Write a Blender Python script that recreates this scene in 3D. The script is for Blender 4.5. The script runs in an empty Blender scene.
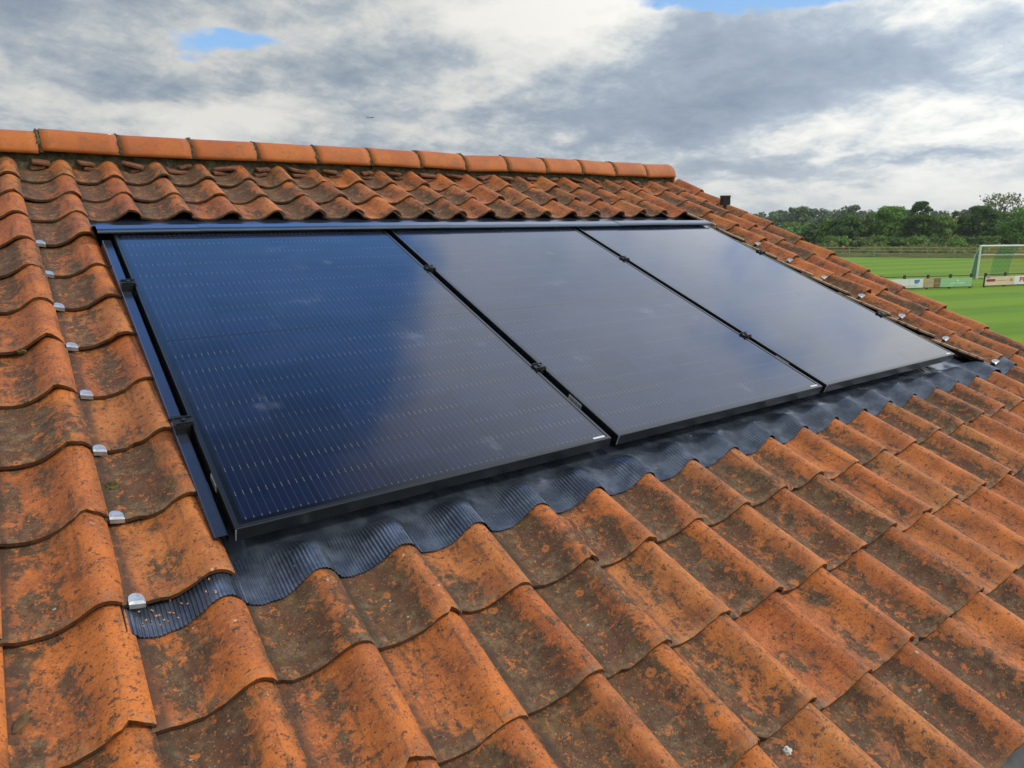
import bpy, bmesh, math, random
from mathutils import Vector, Matrix, noise
C = bpy.context
S = C.scene
COL = S.collection
rnd = random.Random(7)
R = math.radians
PITCH = R(22)
Z0 = 3.75
ca, sa = math.cos(PITCH), math.sin(PITCH)
# roof frame (u along the ridge, v up the slope, w out of the slope) -> world
ROOF = Matrix(((1, 0, 0, 0), (0, ca, -sa, 0), (0, sa, ca, Z0), (0, 0, 0, 1)))
def rw(u, v, w): return ROOF @ Vector((u, v, w))

# ------------------------------------------------------------------ camera
CAMP = Vector((-0.313185, -1.179378, 1.176994))
RIGHT = Vector((0.81873817, -0.53700093, 0.20321864))
DOWN = Vector((-0.13702532, -0.52645414, -0.83908885))
FWD = Vector((0.55757679, 0.65914797, -0.50461082))
FPX = 694.119
R3 = ROOF.to_3x3()
cx, cd, cf = R3 @ RIGHT, R3 @ DOWN, R3 @ FWD
cam = bpy.data.cameras.new('camera')
camo = bpy.data.objects.new('camera', cam)
COL.objects.link(camo)
mw = Matrix((( cx.x, -cd.x, -cf.x, 0), (cx.y, -cd.y, -cf.y, 0), (cx.z, -cd.z, -cf.z, 0), (0, 0, 0, 1)))
mw.translation = ROOF @ CAMP
camo.matrix_world = mw
cam.sensor_width = 36
cam.lens = FPX / 1024 * 36
cam.clip_start = 0.05
cam.clip_end = 6000
S.camera = camo
CW = ROOF @ CAMP
def px(world):
    d = Vector(world) - CW
    z = d.dot(cf)
    return 512 + FPX * d.dot(cx) / z, 384 + FPX * d.dot(cd) / z, z
def ray(x, y):
    return (cx * ((x - 512) / FPX) + cd * ((y - 384) / FPX) + cf)
def gpt(x, y, z=0.0):
    d = ray(x, y)
    return CW + d * ((z - CW.z) / d.z)
def at_depth(x, y, depth):
    return CW + ray(x, y) * depth

# ------------------------------------------------------------------ helpers
def link(o, parent=None):
    COL.objects.link(o)
    if parent: o.parent = parent
    return o
def obj(name, bm, mat, parent=None, matrix=None, smooth=False):
    me = bpy.data.meshes.new(name)
    bm.to_mesh(me); bm.free()
    if smooth:
        for p in me.polygons: p.use_smooth = True
    if mat: me.materials.append(mat)
    o = bpy.data.objects.new(name, me)
    link(o, parent)
    if matrix is not None: o.matrix_basis = matrix
    return o
def pyobj(name, verts, faces, mat, parent=None, matrix=None, smooth=False):
    me = bpy.data.meshes.new(name)
    me.from_pydata(verts, [], faces)
    if smooth: me.polygons.foreach_set('use_smooth', [True] * len(me.polygons))
    if mat: me.materials.append(mat)
    o = bpy.data.objects.new(name, me)
    link(o, parent)
    if matrix is not None: o.matrix_basis = matrix
    return o
def tag(o, label=None, cat=None, group=None, kind=None):
    if label: o['label'] = label
    if cat: o['category'] = cat
    if group: o['group'] = group
    if kind: o['kind'] = kind
    return o
def empty(name, mat4, label, cat, group=None):
    o = bpy.data.objects.new(name, None)
    o.empty_display_size = 0.1
    link(o)
    o.matrix_world = mat4
    return tag(o, label, cat, group)
def T(x, y, z): return Matrix.Translation((x, y, z))
def box(bm, x0, y0, z0, x1, y1, z1, bev=0.0, mat=None):
    r = bmesh.ops.create_cube(bm, size=1)
    vs = r['verts']
    for v in vs:
        v.co = Vector(((x0 + x1) / 2 + v.co.x * (x1 - x0), (y0 + y1) / 2 + v.co.y * (y1 - y0), (z0 + z1) / 2 + v.co.z * (z1 - z0)))
    if mat is not None:
        for v in vs: v.co = mat @ v.co
    if bev > 0:
        es = list({e for v in vs for e in v.link_edges})
        bmesh.ops.bevel(bm, geom=es, offset=bev, segments=2, affect='EDGES')
def tube(bm, p, q, r0, r1=None, seg=8, caps=True):
    p, q = Vector(p), Vector(q)
    if r1 is None: r1 = r0
    d = q - p
    if d.length < 1e-6: return
    m = d.to_track_quat('Z', 'Y').to_matrix().to_4x4()
    m.translation = (p + q) / 2
    bmesh.ops.create_cone(bm, cap_ends=caps, segments=seg, radius1=r0, radius2=r1, depth=d.length, matrix=m)

# ------------------------------------------------------------------ node helper
class N:
    def __init__(s, name, world=None):
        if world is None:
            s.m = bpy.data.materials.new(name); s.m.use_nodes = True
            s.t = s.m.node_tree
        else:
            s.m = world; s.t = world.node_tree
        s.t.nodes.clear()
    def n(s, ty, **kw):
        nd = s.t.nodes.new(ty)
        for k, v in kw.items(): setattr(nd, k, v)
        return nd
    def l(s, a, b): s.t.links.new(a, b)
    def put(s, sock, val):
        if val is None: return
        if isinstance(val, bpy.types.NodeSocket): s.l(val, sock)
        elif isinstance(val, (tuple, list)) and len(val) == 3 and sock.type == 'RGBA': sock.default_value = (*val, 1)
        else: sock.default_value = val
    def math(s, op, a, b=None, c=None, clamp=False):
        nd = s.n('ShaderNodeMath', operation=op, use_clamp=clamp)
        s.put(nd.inputs[0], a)
        if b is not None: s.put(nd.inputs[1], b)
        if c is not None: s.put(nd.inputs[2], c)
        return nd.outputs[0]
    def vm(s, op, a, b=None, scale=None):
        nd = s.n('ShaderNodeVectorMath', operation=op)
        s.put(nd.inputs[0], a)
        if b is not None: s.put(nd.inputs[1], b)
        if scale is not None: s.put(nd.inputs[3], scale)
        return nd.outputs['Value'] if op in ('DOT_PRODUCT', 'LENGTH', 'DISTANCE') else nd.outputs[0]
    def mix(s, f, a, b, blend='MIX'):
        nd = s.n('ShaderNodeMix', data_type='RGBA', blend_type=blend)
        s.put(nd.inputs[0], f); s.put(nd.inputs[6], a); s.put(nd.inputs[7], b)
        return nd.outputs[2]
    def noise(s, vec, scale, detail=4, rough=0.55, dist=0.0, w=None, out=0):
        nd = s.n('ShaderNodeTexNoise', noise_dimensions='4D' if w is not None else '3D')
        if vec is not None: s.l(vec, nd.inputs['Vector'])
        if w is not None: s.put(nd.inputs['W'], w)
        nd.inputs['Scale'].default_value = scale; nd.inputs['Detail'].default_value = detail
        nd.inputs['Roughness'].default_value = rough; nd.inputs['Distortion'].default_value = dist
        return nd.outputs[out]
    def vor(s, vec, scale, feature='F1', rand=1.0):
        nd = s.n('ShaderNodeTexVoronoi', feature=feature)
        if vec is not None: s.l(vec, nd.inputs['Vector'])
        nd.inputs['Scale'].default_value = scale; nd.inputs['Randomness'].default_value = rand
        return nd
    def ss(s, x, lo, hi, a=0.0, b=1.0):
        nd = s.n('ShaderNodeMapRange', interpolation_type='SMOOTHSTEP')
        s.put(nd.inputs[0], x); s.put(nd.inputs[1], lo); s.put(nd.inputs[2], hi); s.put(nd.inputs[3], a); s.put(nd.inputs[4], b)
        return nd.outputs[0]
    def ramp(s, f, stops):
        nd = s.n('ShaderNodeValToRGB')
        cr = nd.color_ramp
        while len(cr.elements) < len(stops): cr.elements.new(0.5)
        for e, (p, c) in zip(cr.elements, stops):
            e.position = p; e.color = (*c, 1)
        s.put(nd.inputs[0], f)
        return nd.outputs[0]
    def bump(s, h, strength=0.3, dist=0.01, normal=None):
        nd = s.n('ShaderNodeBump')
        nd.inputs['Strength'].default_value = strength; nd.inputs['Distance'].default_value = dist
        s.put(nd.inputs['Height'], h)
        if normal is not None: s.l(normal, nd.inputs['Normal'])
        return nd.outputs[0]
    def pbr(s, col, rough=0.6, metal=0.0, normal=None, spec=None, ior=None, coat=None, trans=None, alpha=None, sheen=None):
        b = s.n('ShaderNodeBsdfPrincipled'); o = s.n('ShaderNodeOutputMaterial')
        s.put(b.inputs['Base Color'], col); s.put(b.inputs['Roughness'], rough); s.put(b.inputs['Metallic'], metal)
        if normal is not None: s.l(normal, b.inputs['Normal'])
        if spec is not None: s.put(b.inputs['Specular IOR Level'], spec)
        if ior is not None: s.put(b.inputs['IOR'], ior)
        if coat is not None: s.put(b.inputs['Coat Weight'], coat)
        if alpha is not None: s.put(b.inputs['Alpha'], alpha)
        s.l(b.outputs[0], o.inputs[0])
        return s.m
    def obj_co(s): return s.n('ShaderNodeTexCoord').outputs['Object']
    def sep(s, v):
        nd = s.n('ShaderNodeSeparateXYZ'); s.l(v, nd.inputs[0]); return nd.outputs
    def comb(s, x, y, z):
        nd = s.n('ShaderNodeCombineXYZ'); s.put(nd.inputs[0], x); s.put(nd.inputs[1], y); s.put(nd.inputs[2], z); return nd.outputs[0]

def simple(name, col, rough=0.6, metal=0.0, nscale=30, var=0.25, bump=0.15, bd=0.002):
    t = N(name); co = t.obj_co()
    f = t.noise(co, nscale, 5)
    f2 = t.ss(f, 0.3, 0.7)
    dark = tuple(c * (1 - var) for c in col); lite = tuple(min(1, c * (1 + var)) for c in col)
    return t.pbr(t.mix(f2, dark, lite), rough, metal, t.bump(f, bump, bd))

# ------------------------------------------------------------------ materials
def tile_material():
    t = N('clay_tile')
    at = t.n('ShaderNodeAttribute', attribute_name='tile')
    tu, tv, tr = t.sep(at.outputs['Vector'])          # metres across / along the tile, one random number per tile
    r100 = t.math('MULTIPLY', tr, 211.0)
    r2 = t.math('FRACT', t.math('MULTIPLY', tr, 17.31))
    r3 = t.math('FRACT', t.math('MULTIPLY', tr, 53.77))
    r4 = t.math('FRACT', t.math('MULTIPLY', tr, 97.13))
    co = t.comb(t.math('ADD', tu, t.math('MULTIPLY', tr, 13.7)), t.math('ADD', tv, t.math('MULTIPLY', r2, 9.1)), t.math('MULTIPLY', r3, 5.0))
    streak = t.vm('MULTIPLY', co, (1.0, 0.55, 1.0))
    # fired clay: colour drifts from tile to tile and inside each tile
    a = t.mix(r2, (0.52, 0.154, 0.025), (0.385, 0.096, 0.019))
    a = t.mix(t.math('MULTIPLY', t.ss(r3, 0.5, 1.0), 0.6), a, (0.40, 0.168, 0.048))
    n1 = t.noise(co, 10, 4)
    a = t.mix(t.math('MULTIPLY', t.ss(n1, 0.40, 0.64), 0.7), a, (0.205, 0.058, 0.019))
    n2 = t.noise(co, 80, 5, 0.65)
    a = t.mix(t.math('MULTIPLY', t.ss(n2, 0.46, 0.72), 0.55), a, (0.49, 0.165, 0.038))
    a = t.mix(t.math('MULTIPLY', t.ss(n2, 0.50, 0.30), 0.55), a, (0.20, 0.062, 0.022))
    # grime and lichen film, thick in the pan and thin on the roll
    roll = t.math('MULTIPLY', t.ss(tu, 0.125, 0.165), t.ss(tu, 0.215, 0.195))
    pan = t.math('MULTIPLY', t.ss(tu, 0.0, 0.04), t.ss(tu, 0.155, 0.10))
    big = t.noise(streak, 15, 10, 0.70, 0.35)
    mid = t.noise(co, 58, 6, 0.70, 0.4)
    big = t.math('ADD', t.math('MULTIPLY', big, 0.72), t.math('MULTIPLY', mid, 0.28))
    th = t.math('ADD', 0.530, t.math('MULTIPLY', t.math('SUBTRACT', r4, 0.5), -0.20))
    th = t.math('ADD', th, t.math('SUBTRACT', t.math('MULTIPLY', roll, 0.085), t.math('MULTIPLY', pan, 0.070)))
    d = t.math('SUBTRACT', big, th)
    film = t.ss(d, -0.018, 0.032)
    soft = t.ss(d, -0.11, 0.03)
    grime = t.ramp(t.noise(co, 36, 6, 0.65), [(0.32, (0.032, 0.022, 0.014)), (0.48, (0.068, 0.047, 0.027)), (0.58, (0.108, 0.077, 0.043)), (0.70, (0.18, 0.132, 0.076))])
    pur = t.mix(t.math('MULTIPLY', t.ss(t.noise(co, 11, 3), 0.44, 0.62), 0.8), grime, (0.085, 0.040, 0.024))
    a = t.mix(t.math('MULTIPLY', soft, 0.55), a, (0.115, 0.047, 0.018))
    a = t.mix(t.math('MULTIPLY', film, 0.86), a, pur)
    rs_ = t.noise(t.vm('MULTIPLY', co, (1.0, 0.10, 1.0)), 55, 5, .6)
    a = t.mix(t.math('MULTIPLY', t.ss(rs_, .54, .66), .5), a, (0.060, 0.036, 0.02))
    # islands of bare orange with fractal rims
    isl = t.ss(t.noise(co, 40, 8, 0.72, 0.5), 0.575, 0.61)
    a = t.mix(t.math('MULTIPLY', isl, 0.72), a, (0.47, 0.136, 0.026))
    # dark blotches, specks and pits
    bl = t.ss(t.noise(co, 66, 6, 0.66, 0.3), 0.585, 0.62)
    a = t.mix(t.math('MULTIPLY', bl, 0.80), a, (0.042, 0.029, 0.021))
    sp = t.ss(t.noise(co, 200, 4, 0.68), 0.575, 0.62)
    a = t.mix(t.math('MULTIPLY', sp, 0.72), a, (0.045, 0.029, 0.019))
    sp2 = t.ss(t.noise(co, 150, 4, 0.65, w=3.3), 0.61, 0.66)
    a = t.mix(t.math('MULTIPLY', sp2, 0.6), a, (0.52, 0.20, 0.05))
    v1 = t.vor(co, 95)
    pit = t.math('MULTIPLY', t.ss(v1.outputs['Distance'], 0.22, 0.13), t.ss(t.sep(v1.outputs['Color'])[0], 0.86, 0.90))
    a = t.mix(t.math('MULTIPLY', pit, 0.85), a, (0.03, 0.02, 0.015))
    # ring lichens
    v3 = t.vor(t.vm('ADD', co, t.vm('SCALE', t.noise(co, 60, 3, out=1), None, 0.016)), 21)
    dr = v3.outputs['Distance']
    pick = t.ss(t.sep(v3.outputs['Color'])[1], 0.86, 0.90)
    ring = t.math('MULTIPLY', t.math('MULTIPLY', t.ss(dr, 0.22, 0.18), t.ss(dr, 0.05, 0.10)), pick)
    a = t.mix(t.math('MULTIPLY', ring, 0.7), a, (0.44, 0.135, 0.035))
    # pale crust lichen dots, olive moss tint
    v2 = t.vor(t.vm('ADD', co, t.vm('SCALE', t.noise(co, 130, 3, out=1), None, 0.014)), 34)
    pale = t.math('MULTIPLY', t.ss(v2.outputs['Distance'], 0.15, 0.10), t.ss(t.sep(v2.outputs['Color'])[2], 0.945, 0.955))
    a = t.mix(t.math('MULTIPLY', pale, 0.7), a, (0.40, 0.37, 0.29))
    ms = t.ss(t.noise(co, 240, 3), 0.64, 0.67)
    a = t.mix(t.math('MULTIPLY', ms, 0.45), a, (0.36, 0.29, 0.20))
    moss = t.math('MULTIPLY', t.ss(t.noise(co, 24, 6, 0.68), 0.54, 0.70), t.ss(r4, 0.25, 0.9))
    a = t.mix(t.math('MULTIPLY', moss, 0.5), a, (0.135, 0.092, 0.022))
    # contact shadow painted dark along the lap joint, grey-brown dust at the tip
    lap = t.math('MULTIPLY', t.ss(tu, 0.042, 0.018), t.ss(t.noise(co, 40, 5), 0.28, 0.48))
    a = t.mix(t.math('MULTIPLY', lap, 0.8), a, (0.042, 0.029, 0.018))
    tip = t.math('MULTIPLY', t.ss(tv, 0.035, 0.008), t.ss(t.noise(co, 50, 5), 0.45, 0.6))
    a = t.mix(t.math('MULTIPLY', tip, 0.4), a, (0.19, 0.14, 0.085))
    a = t.mix(t.math('MULTIPLY', t.ss(tu, -.043, -.048), t.ss(t.noise(co, 30, 5), .3, .5)), a, (0.50, 0.34, 0.20))
    a = t.mix(t.math('MULTIPLY', t.ss(tv, -0.002, -0.006), 0.85), a, (0.065, 0.029, 0.014))  # weathered brown lip face, deepened as painted contact shadow
    h = t.math('ADD', t.math('MULTIPLY', t.noise(co, 260, 4, 0.7), 0.55), t.math('MULTIPLY', n2, 0.5))
    h = t.math('SUBTRACT', h, t.math('MULTIPLY', pit, 1.2))
    h = t.math('ADD', h, t.math('MULTIPLY', film, 0.25))
    rough = t.math('ADD', 0.72, t.math('MULTIPLY', film, 0.18))
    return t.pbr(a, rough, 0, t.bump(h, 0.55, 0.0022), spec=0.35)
M_TILE = tile_material()

def ridge_material():
    t = N('ridge_clay'); co = t.obj_co()
    n1 = t.noise(co, 5, 4); n2 = t.noise(co, 40, 5, 0.6)
    a = t.mix(t.ss(n1, 0.35, 0.65), (0.40, 0.116, 0.019), (0.33, 0.086, 0.017))
    a = t.mix(t.math('MULTIPLY', t.ss(n2, 0.5, 0.72), 0.5), a, (0.27, 0.09, 0.04))
    a = t.mix(t.math('MULTIPLY', t.ss(t.noise(co, 120, 3), 0.62, 0.7), 0.7), a, (0.12, 0.06, 0.035))
    g = t.ss(t.noise(co, 13, 8, .7, .4), .53, .60)
    a = t.mix(t.math('MULTIPLY', g, .28), a, (0.12, 0.065, 0.03))
    a = t.mix(t.math('MULTIPLY', t.ss(t.noise(co, 60, 6, .7), .60, .65), .5), a, (0.06, 0.038, 0.025))
    v = t.vor(co, 14)
    pale = t.math('MULTIPLY', t.ss(v.outputs['Distance'], 0.14, 0.1), t.ss(t.sep(v.outputs['Color'])[0], 0.93, 0.95))
    a = t.mix(pale, a, (0.6, 0.5, 0.4))
    return t.pbr(a, 0.7, 0, t.bump(t.noise(co, 150, 4, 0.65), 0.4, 0.002), spec=0.4)
M_RIDGE = ridge_material()

def mortar_material():
    t = N('mossy_mortar'); co = t.obj_co()
    n = t.noise(co, 28, 7, 0.7)
    a = t.ramp(n, [(0.36, (0.018, 0.015, 0.009)), (0.50, (0.055, 0.044, 0.026)), (0.58, (0.10, 0.082, 0.045)), (0.68, (0.26, 0.22, 0.16))])
    a = t.mix(t.math('MULTIPLY', t.ss(t.noise(co, 14, 6, .7), 0.48, 0.60), .7), a, (0.05, 0.042, 0.016))
    return t.pbr(a, 0.95, 0, t.bump(n, 0.9, 0.01))
M_MORTAR = mortar_material()

def glass_material():
    t = N('solar_glass'); x, y, z = t.sep(t.obj_co())
    W, L = 1.134, 1.722
    mx, my = 0.021, 0.024
    cw = (W - 2 * mx) / 6
    gapm = 0.014
    fx = t.math('DIVIDE', t.math('SUBTRACT', x, mx), cw)
    # two halves of nine rows with a gap in the middle
    up = t.math('GREATER_THAN', y, L / 2)
    ch = (L / 2 - my - gapm / 2) / 9
    y2 = t.math('SUBTRACT', t.math('SUBTRACT', y, my), t.math('MULTIPLY', up, (L / 2 - my + gapm / 2)))
    fy = t.math('DIVIDE', y2, ch)
    inx = t.math('MULTIPLY', t.math('GREATER_THAN', fx, 0.0), t.math('LESS_THAN', fx, 6.0))
    iny = t.math('MULTIPLY', t.math('GREATER_THAN', fy, 0.0), t.math('LESS_THAN', fy, 9.0))
    inside = t.math('MULTIPLY', inx, iny)
    ux = t.math('FRACT', fx); uy = t.math('FRACT', fy)
    dx = t.math('ABSOLUTE', t.math('SUBTRACT', ux, 0.5)); dy = t.math('ABSOLUTE', t.math('SUBTRACT', uy, 0.5))
    cell = t.math('MULTIPLY', t.math('LESS_THAN', dx, 0.490), t.math('LESS_THAN', dy, 0.485))
    cell = t.math('MULTIPLY', cell, inside)
    # round wires and their solder pads
    bx = t.math('ABSOLUTE', t.math('SUBTRACT', t.math('FRACT', t.math('MULTIPLY', ux, 10.0)), 0.5))
    wire = t.math('MULTIPLY', t.math('LESS_THAN', bx, 0.028), inside)
    pad = t.math('MULTIPLY', t.math('MULTIPLY', t.math('LESS_THAN', bx, 0.060), t.math('GREATER_THAN', dy, 0.42)), t.math('MULTIPLY', cell, inside))
    pad2 = t.math('MULTIPLY', t.math('LESS_THAN', dy, 0.485), pad)
    cellid = t.comb(t.math('FLOOR', fx), t.math('FLOOR', t.math('DIVIDE', y, ch)), 0.0)
    wn = t.n('ShaderNodeTexWhiteNoise'); t.l(cellid, wn.inputs[0])
    wn2 = t.n('ShaderNodeTexWhiteNoise'); t.l(t.vm('ADD', cellid, (7.3, 2.1, 0.0)), wn2.inputs[0])
    pads = t.math('ADD', .08, t.math('MULTIPLY', wn2.outputs[0], .16))
    base = t.mix(wn.outputs[0], (0.0035, 0.0060, 0.020), (0.0070, 0.0115, 0.036))
    back = (0.004, 0.0045, 0.007)
    a = t.mix(cell, back, base)
    a = t.mix(t.math('MULTIPLY', wire, 0.13), a, (0.24, 0.25, 0.27))
    a = t.mix(t.math('MULTIPLY', pad2, pads), a, (0.42, 0.43, 0.45))
    # dried rain marks and dust
    co = t.obj_co()
    sm = t.math('MULTIPLY', t.ss(t.noise(co, 7, 6, 0.6), 0.54, 0.70), t.ss(t.noise(co, 2.3, 2), 0.5, 0.62))
    dust = t.math('MULTIPLY', t.ss(t.noise(co, 3, 4), 0.35, 0.7), 0.012)
    a = t.mix(t.math('ADD', t.math('MULTIPLY', sm, 0.10), dust), a, (0.42, 0.46, 0.55))
    rough = t.math('ADD', 0.055, t.math('ADD', t.math('MULTIPLY', sm, 0.2), t.math('MULTIPLY', t.noise(co, 11, 4), 0.05)))
    wob = t.noise(co, 2.2, 2)
    return t.pbr(a, rough, 0, t.bump(wob, 0.02, 0.02), ior=1.52)
M_GLASS = glass_material()

def anod():
    t = N('black_anodised'); co = t.obj_co()
    n = t.noise(co, 60, 4)
    return t.pbr(t.mix(n, (0.005, 0.006, 0.008), (0.011, 0.013, 0.017)), t.math('ADD', 0.24, t.math('MULTIPLY', n, 0.10)), 0.0, spec=0.5)
M_FRAME = anod()
def painted_metal():
    t = N('dark_painted_sheet'); co = t.obj_co()
    n = t.noise(co, 12, 5)
    d = t.ss(t.noise(co, 4, 4), 0.45, 0.7)
    a = t.mix(t.math('MULTIPLY', d, 0.12), (0.060, 0.080, 0.125), (0.2, 0.2, 0.2))
    return t.pbr(a, t.math('ADD', 0.17, t.math('MULTIPLY', n, 0.16)), 0.75, t.bump(t.noise(co, 3, 2), 0.05, 0.02), spec=0.9)
M_SHEET = painted_metal()
def apron_mat():
    t = N('pleated_flashing'); co = t.obj_co()
    n = t.noise(co, 14, 6, 0.6)
    a = t.mix(t.ss(n, 0.4, 0.68), (0.060, 0.078, 0.112), (0.14, 0.17, 0.225))
    a = t.mix(t.math('MULTIPLY', t.ss(t.noise(co, 90, 4), 0.58, 0.72), 0.5), a, (0.14, 0.135, 0.125))
    return t.pbr(a, t.math('ADD', 0.15, t.math('MULTIPLY', n, 0.16)), 0.6, t.bump(t.noise(co, 50, 4), 0.10, 0.003), spec=0.9)
M_APRON = apron_mat()
M_BLACK = simple('black_plastic', (0.012, 0.012, 0.013), 0.45)
M_CLAMP = simple('black_clamp_metal', (0.012, 0.012, 0.014), 0.4)
M_ALU = simple('bare_aluminium', (0.40, 0.41, 0.43), 0.42, 0.6, 80, 0.15)
M_CUT = simple('raw_alu_edge', (0.45, 0.43, 0.40), 0.4, 0.8)
M_STICK = simple('white_label', (0.52, 0.53, 0.55), 0.5, 0, 200, 0.1)
M_INK = simple('label_ink', (0.03, 0.03, 0.03), 0.6)
M_DECK = simple('dark_underlay', (0.02, 0.018, 0.016), 0.9)
M_TIMBER = simple('dark_timber', (0.06, 0.045, 0.033), 0.8, 0, 20, 0.4)
M_RAILW = simple('weathered_fence_timber', (0.36, 0.32, 0.18), 0.85, 0, 6, 0.35)
M_WHITE = simple('white_paint', (0.80, 0.80, 0.79), 0.45, 0, 6, 0.06)
M_GUT = simple('grey_black_gutter', (0.035, 0.036, 0.038), 0.5, 0, 18, 0.5)
M_SLIP = simple('clay_slip', (0.16, 0.066, 0.034), 0.85, 0, 40, 0.4, 0.4)
M_MOSS = simple('moss', (0.075, 0.062, 0.012), 1.0, 0, 120, 0.6, 0.8, 0.01)
M_LEAF = simple('dead_leaf', (0.10, 0.055, 0.02), 0.8, 0, 60, 0.4)
M_STONE = simple('pale_stone', (0.50, 0.48, 0.43), 0.9, 0, 50, 0.3, 0.5)
M_CHIP = simple('tile_crumb', (0.55, 0.24, 0.10), 0.9, 0, 100, 0.3)
M_FRESH = simple('fresh_cut_clay', (0.58, 0.25, 0.055), 0.85, 0, 60, 0.15, 0.3)
def brick_mat():
    t = N('red_brick'); co = t.obj_co()
    x, y, z = t.sep(co)
    b = t.n('ShaderNodeTexBrick')
    t.l(t.comb(t.math('ADD', x, y), z, 0.0), b.inputs['Vector'])
    b.inputs['Color1'].default_value = (0.30, 0.11, 0.06, 1); b.inputs['Color2'].default_value = (0.22, 0.075, 0.045, 1)
    b.inputs['Mortar'].default_value = (0.35, 0.32, 0.27, 1); b.inputs['Scale'].default_value = 1
    b.inputs['Brick Width'].default_value = 0.225; b.inputs['Row Height'].default_value = 0.075; b.inputs['Mortar Size'].default_value = 0.008
    return t.pbr(b.outputs[0], 0.85, 0, t.bump(b.outputs[1], -0.4, 0.01))
M_BRICK = brick_mat()

# ------------------------------------------------------------------ the building
BASE = Vector((1.0, 1.2, 0.0))
house = empty('tiled_building', T(*BASE), 'low building with a weathered orange clay pantile roof under the solar panels', 'building')
INV = T(*(-BASE))
RM = INV @ ROOF                         # matrix_basis of anything given in roof coordinates under the house

PITCHU, GAUGE = 0.2055, 0.268
U0 = 0.157
ROWS = [-1.188, -0.905, -0.637, -0.365, -0.08, 0.19, 0.456, 0.722, 0.99, 1.26, 1.527, 1.793, 2.052, 2.283, 2.515]
W0 = -0.091
PROF = [(0, .013), (.012, .0095), (.028, .005), (.048, .001), (.068, 0), (.086, .0015), (.104, .0065), (.121, .0150), (.137, .0265), (.151, .0375), (.164, .0452), (.176, .0480), (.188, .0463), (.199, .0410), (.208, .0330), (.2165, .0225)]
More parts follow.
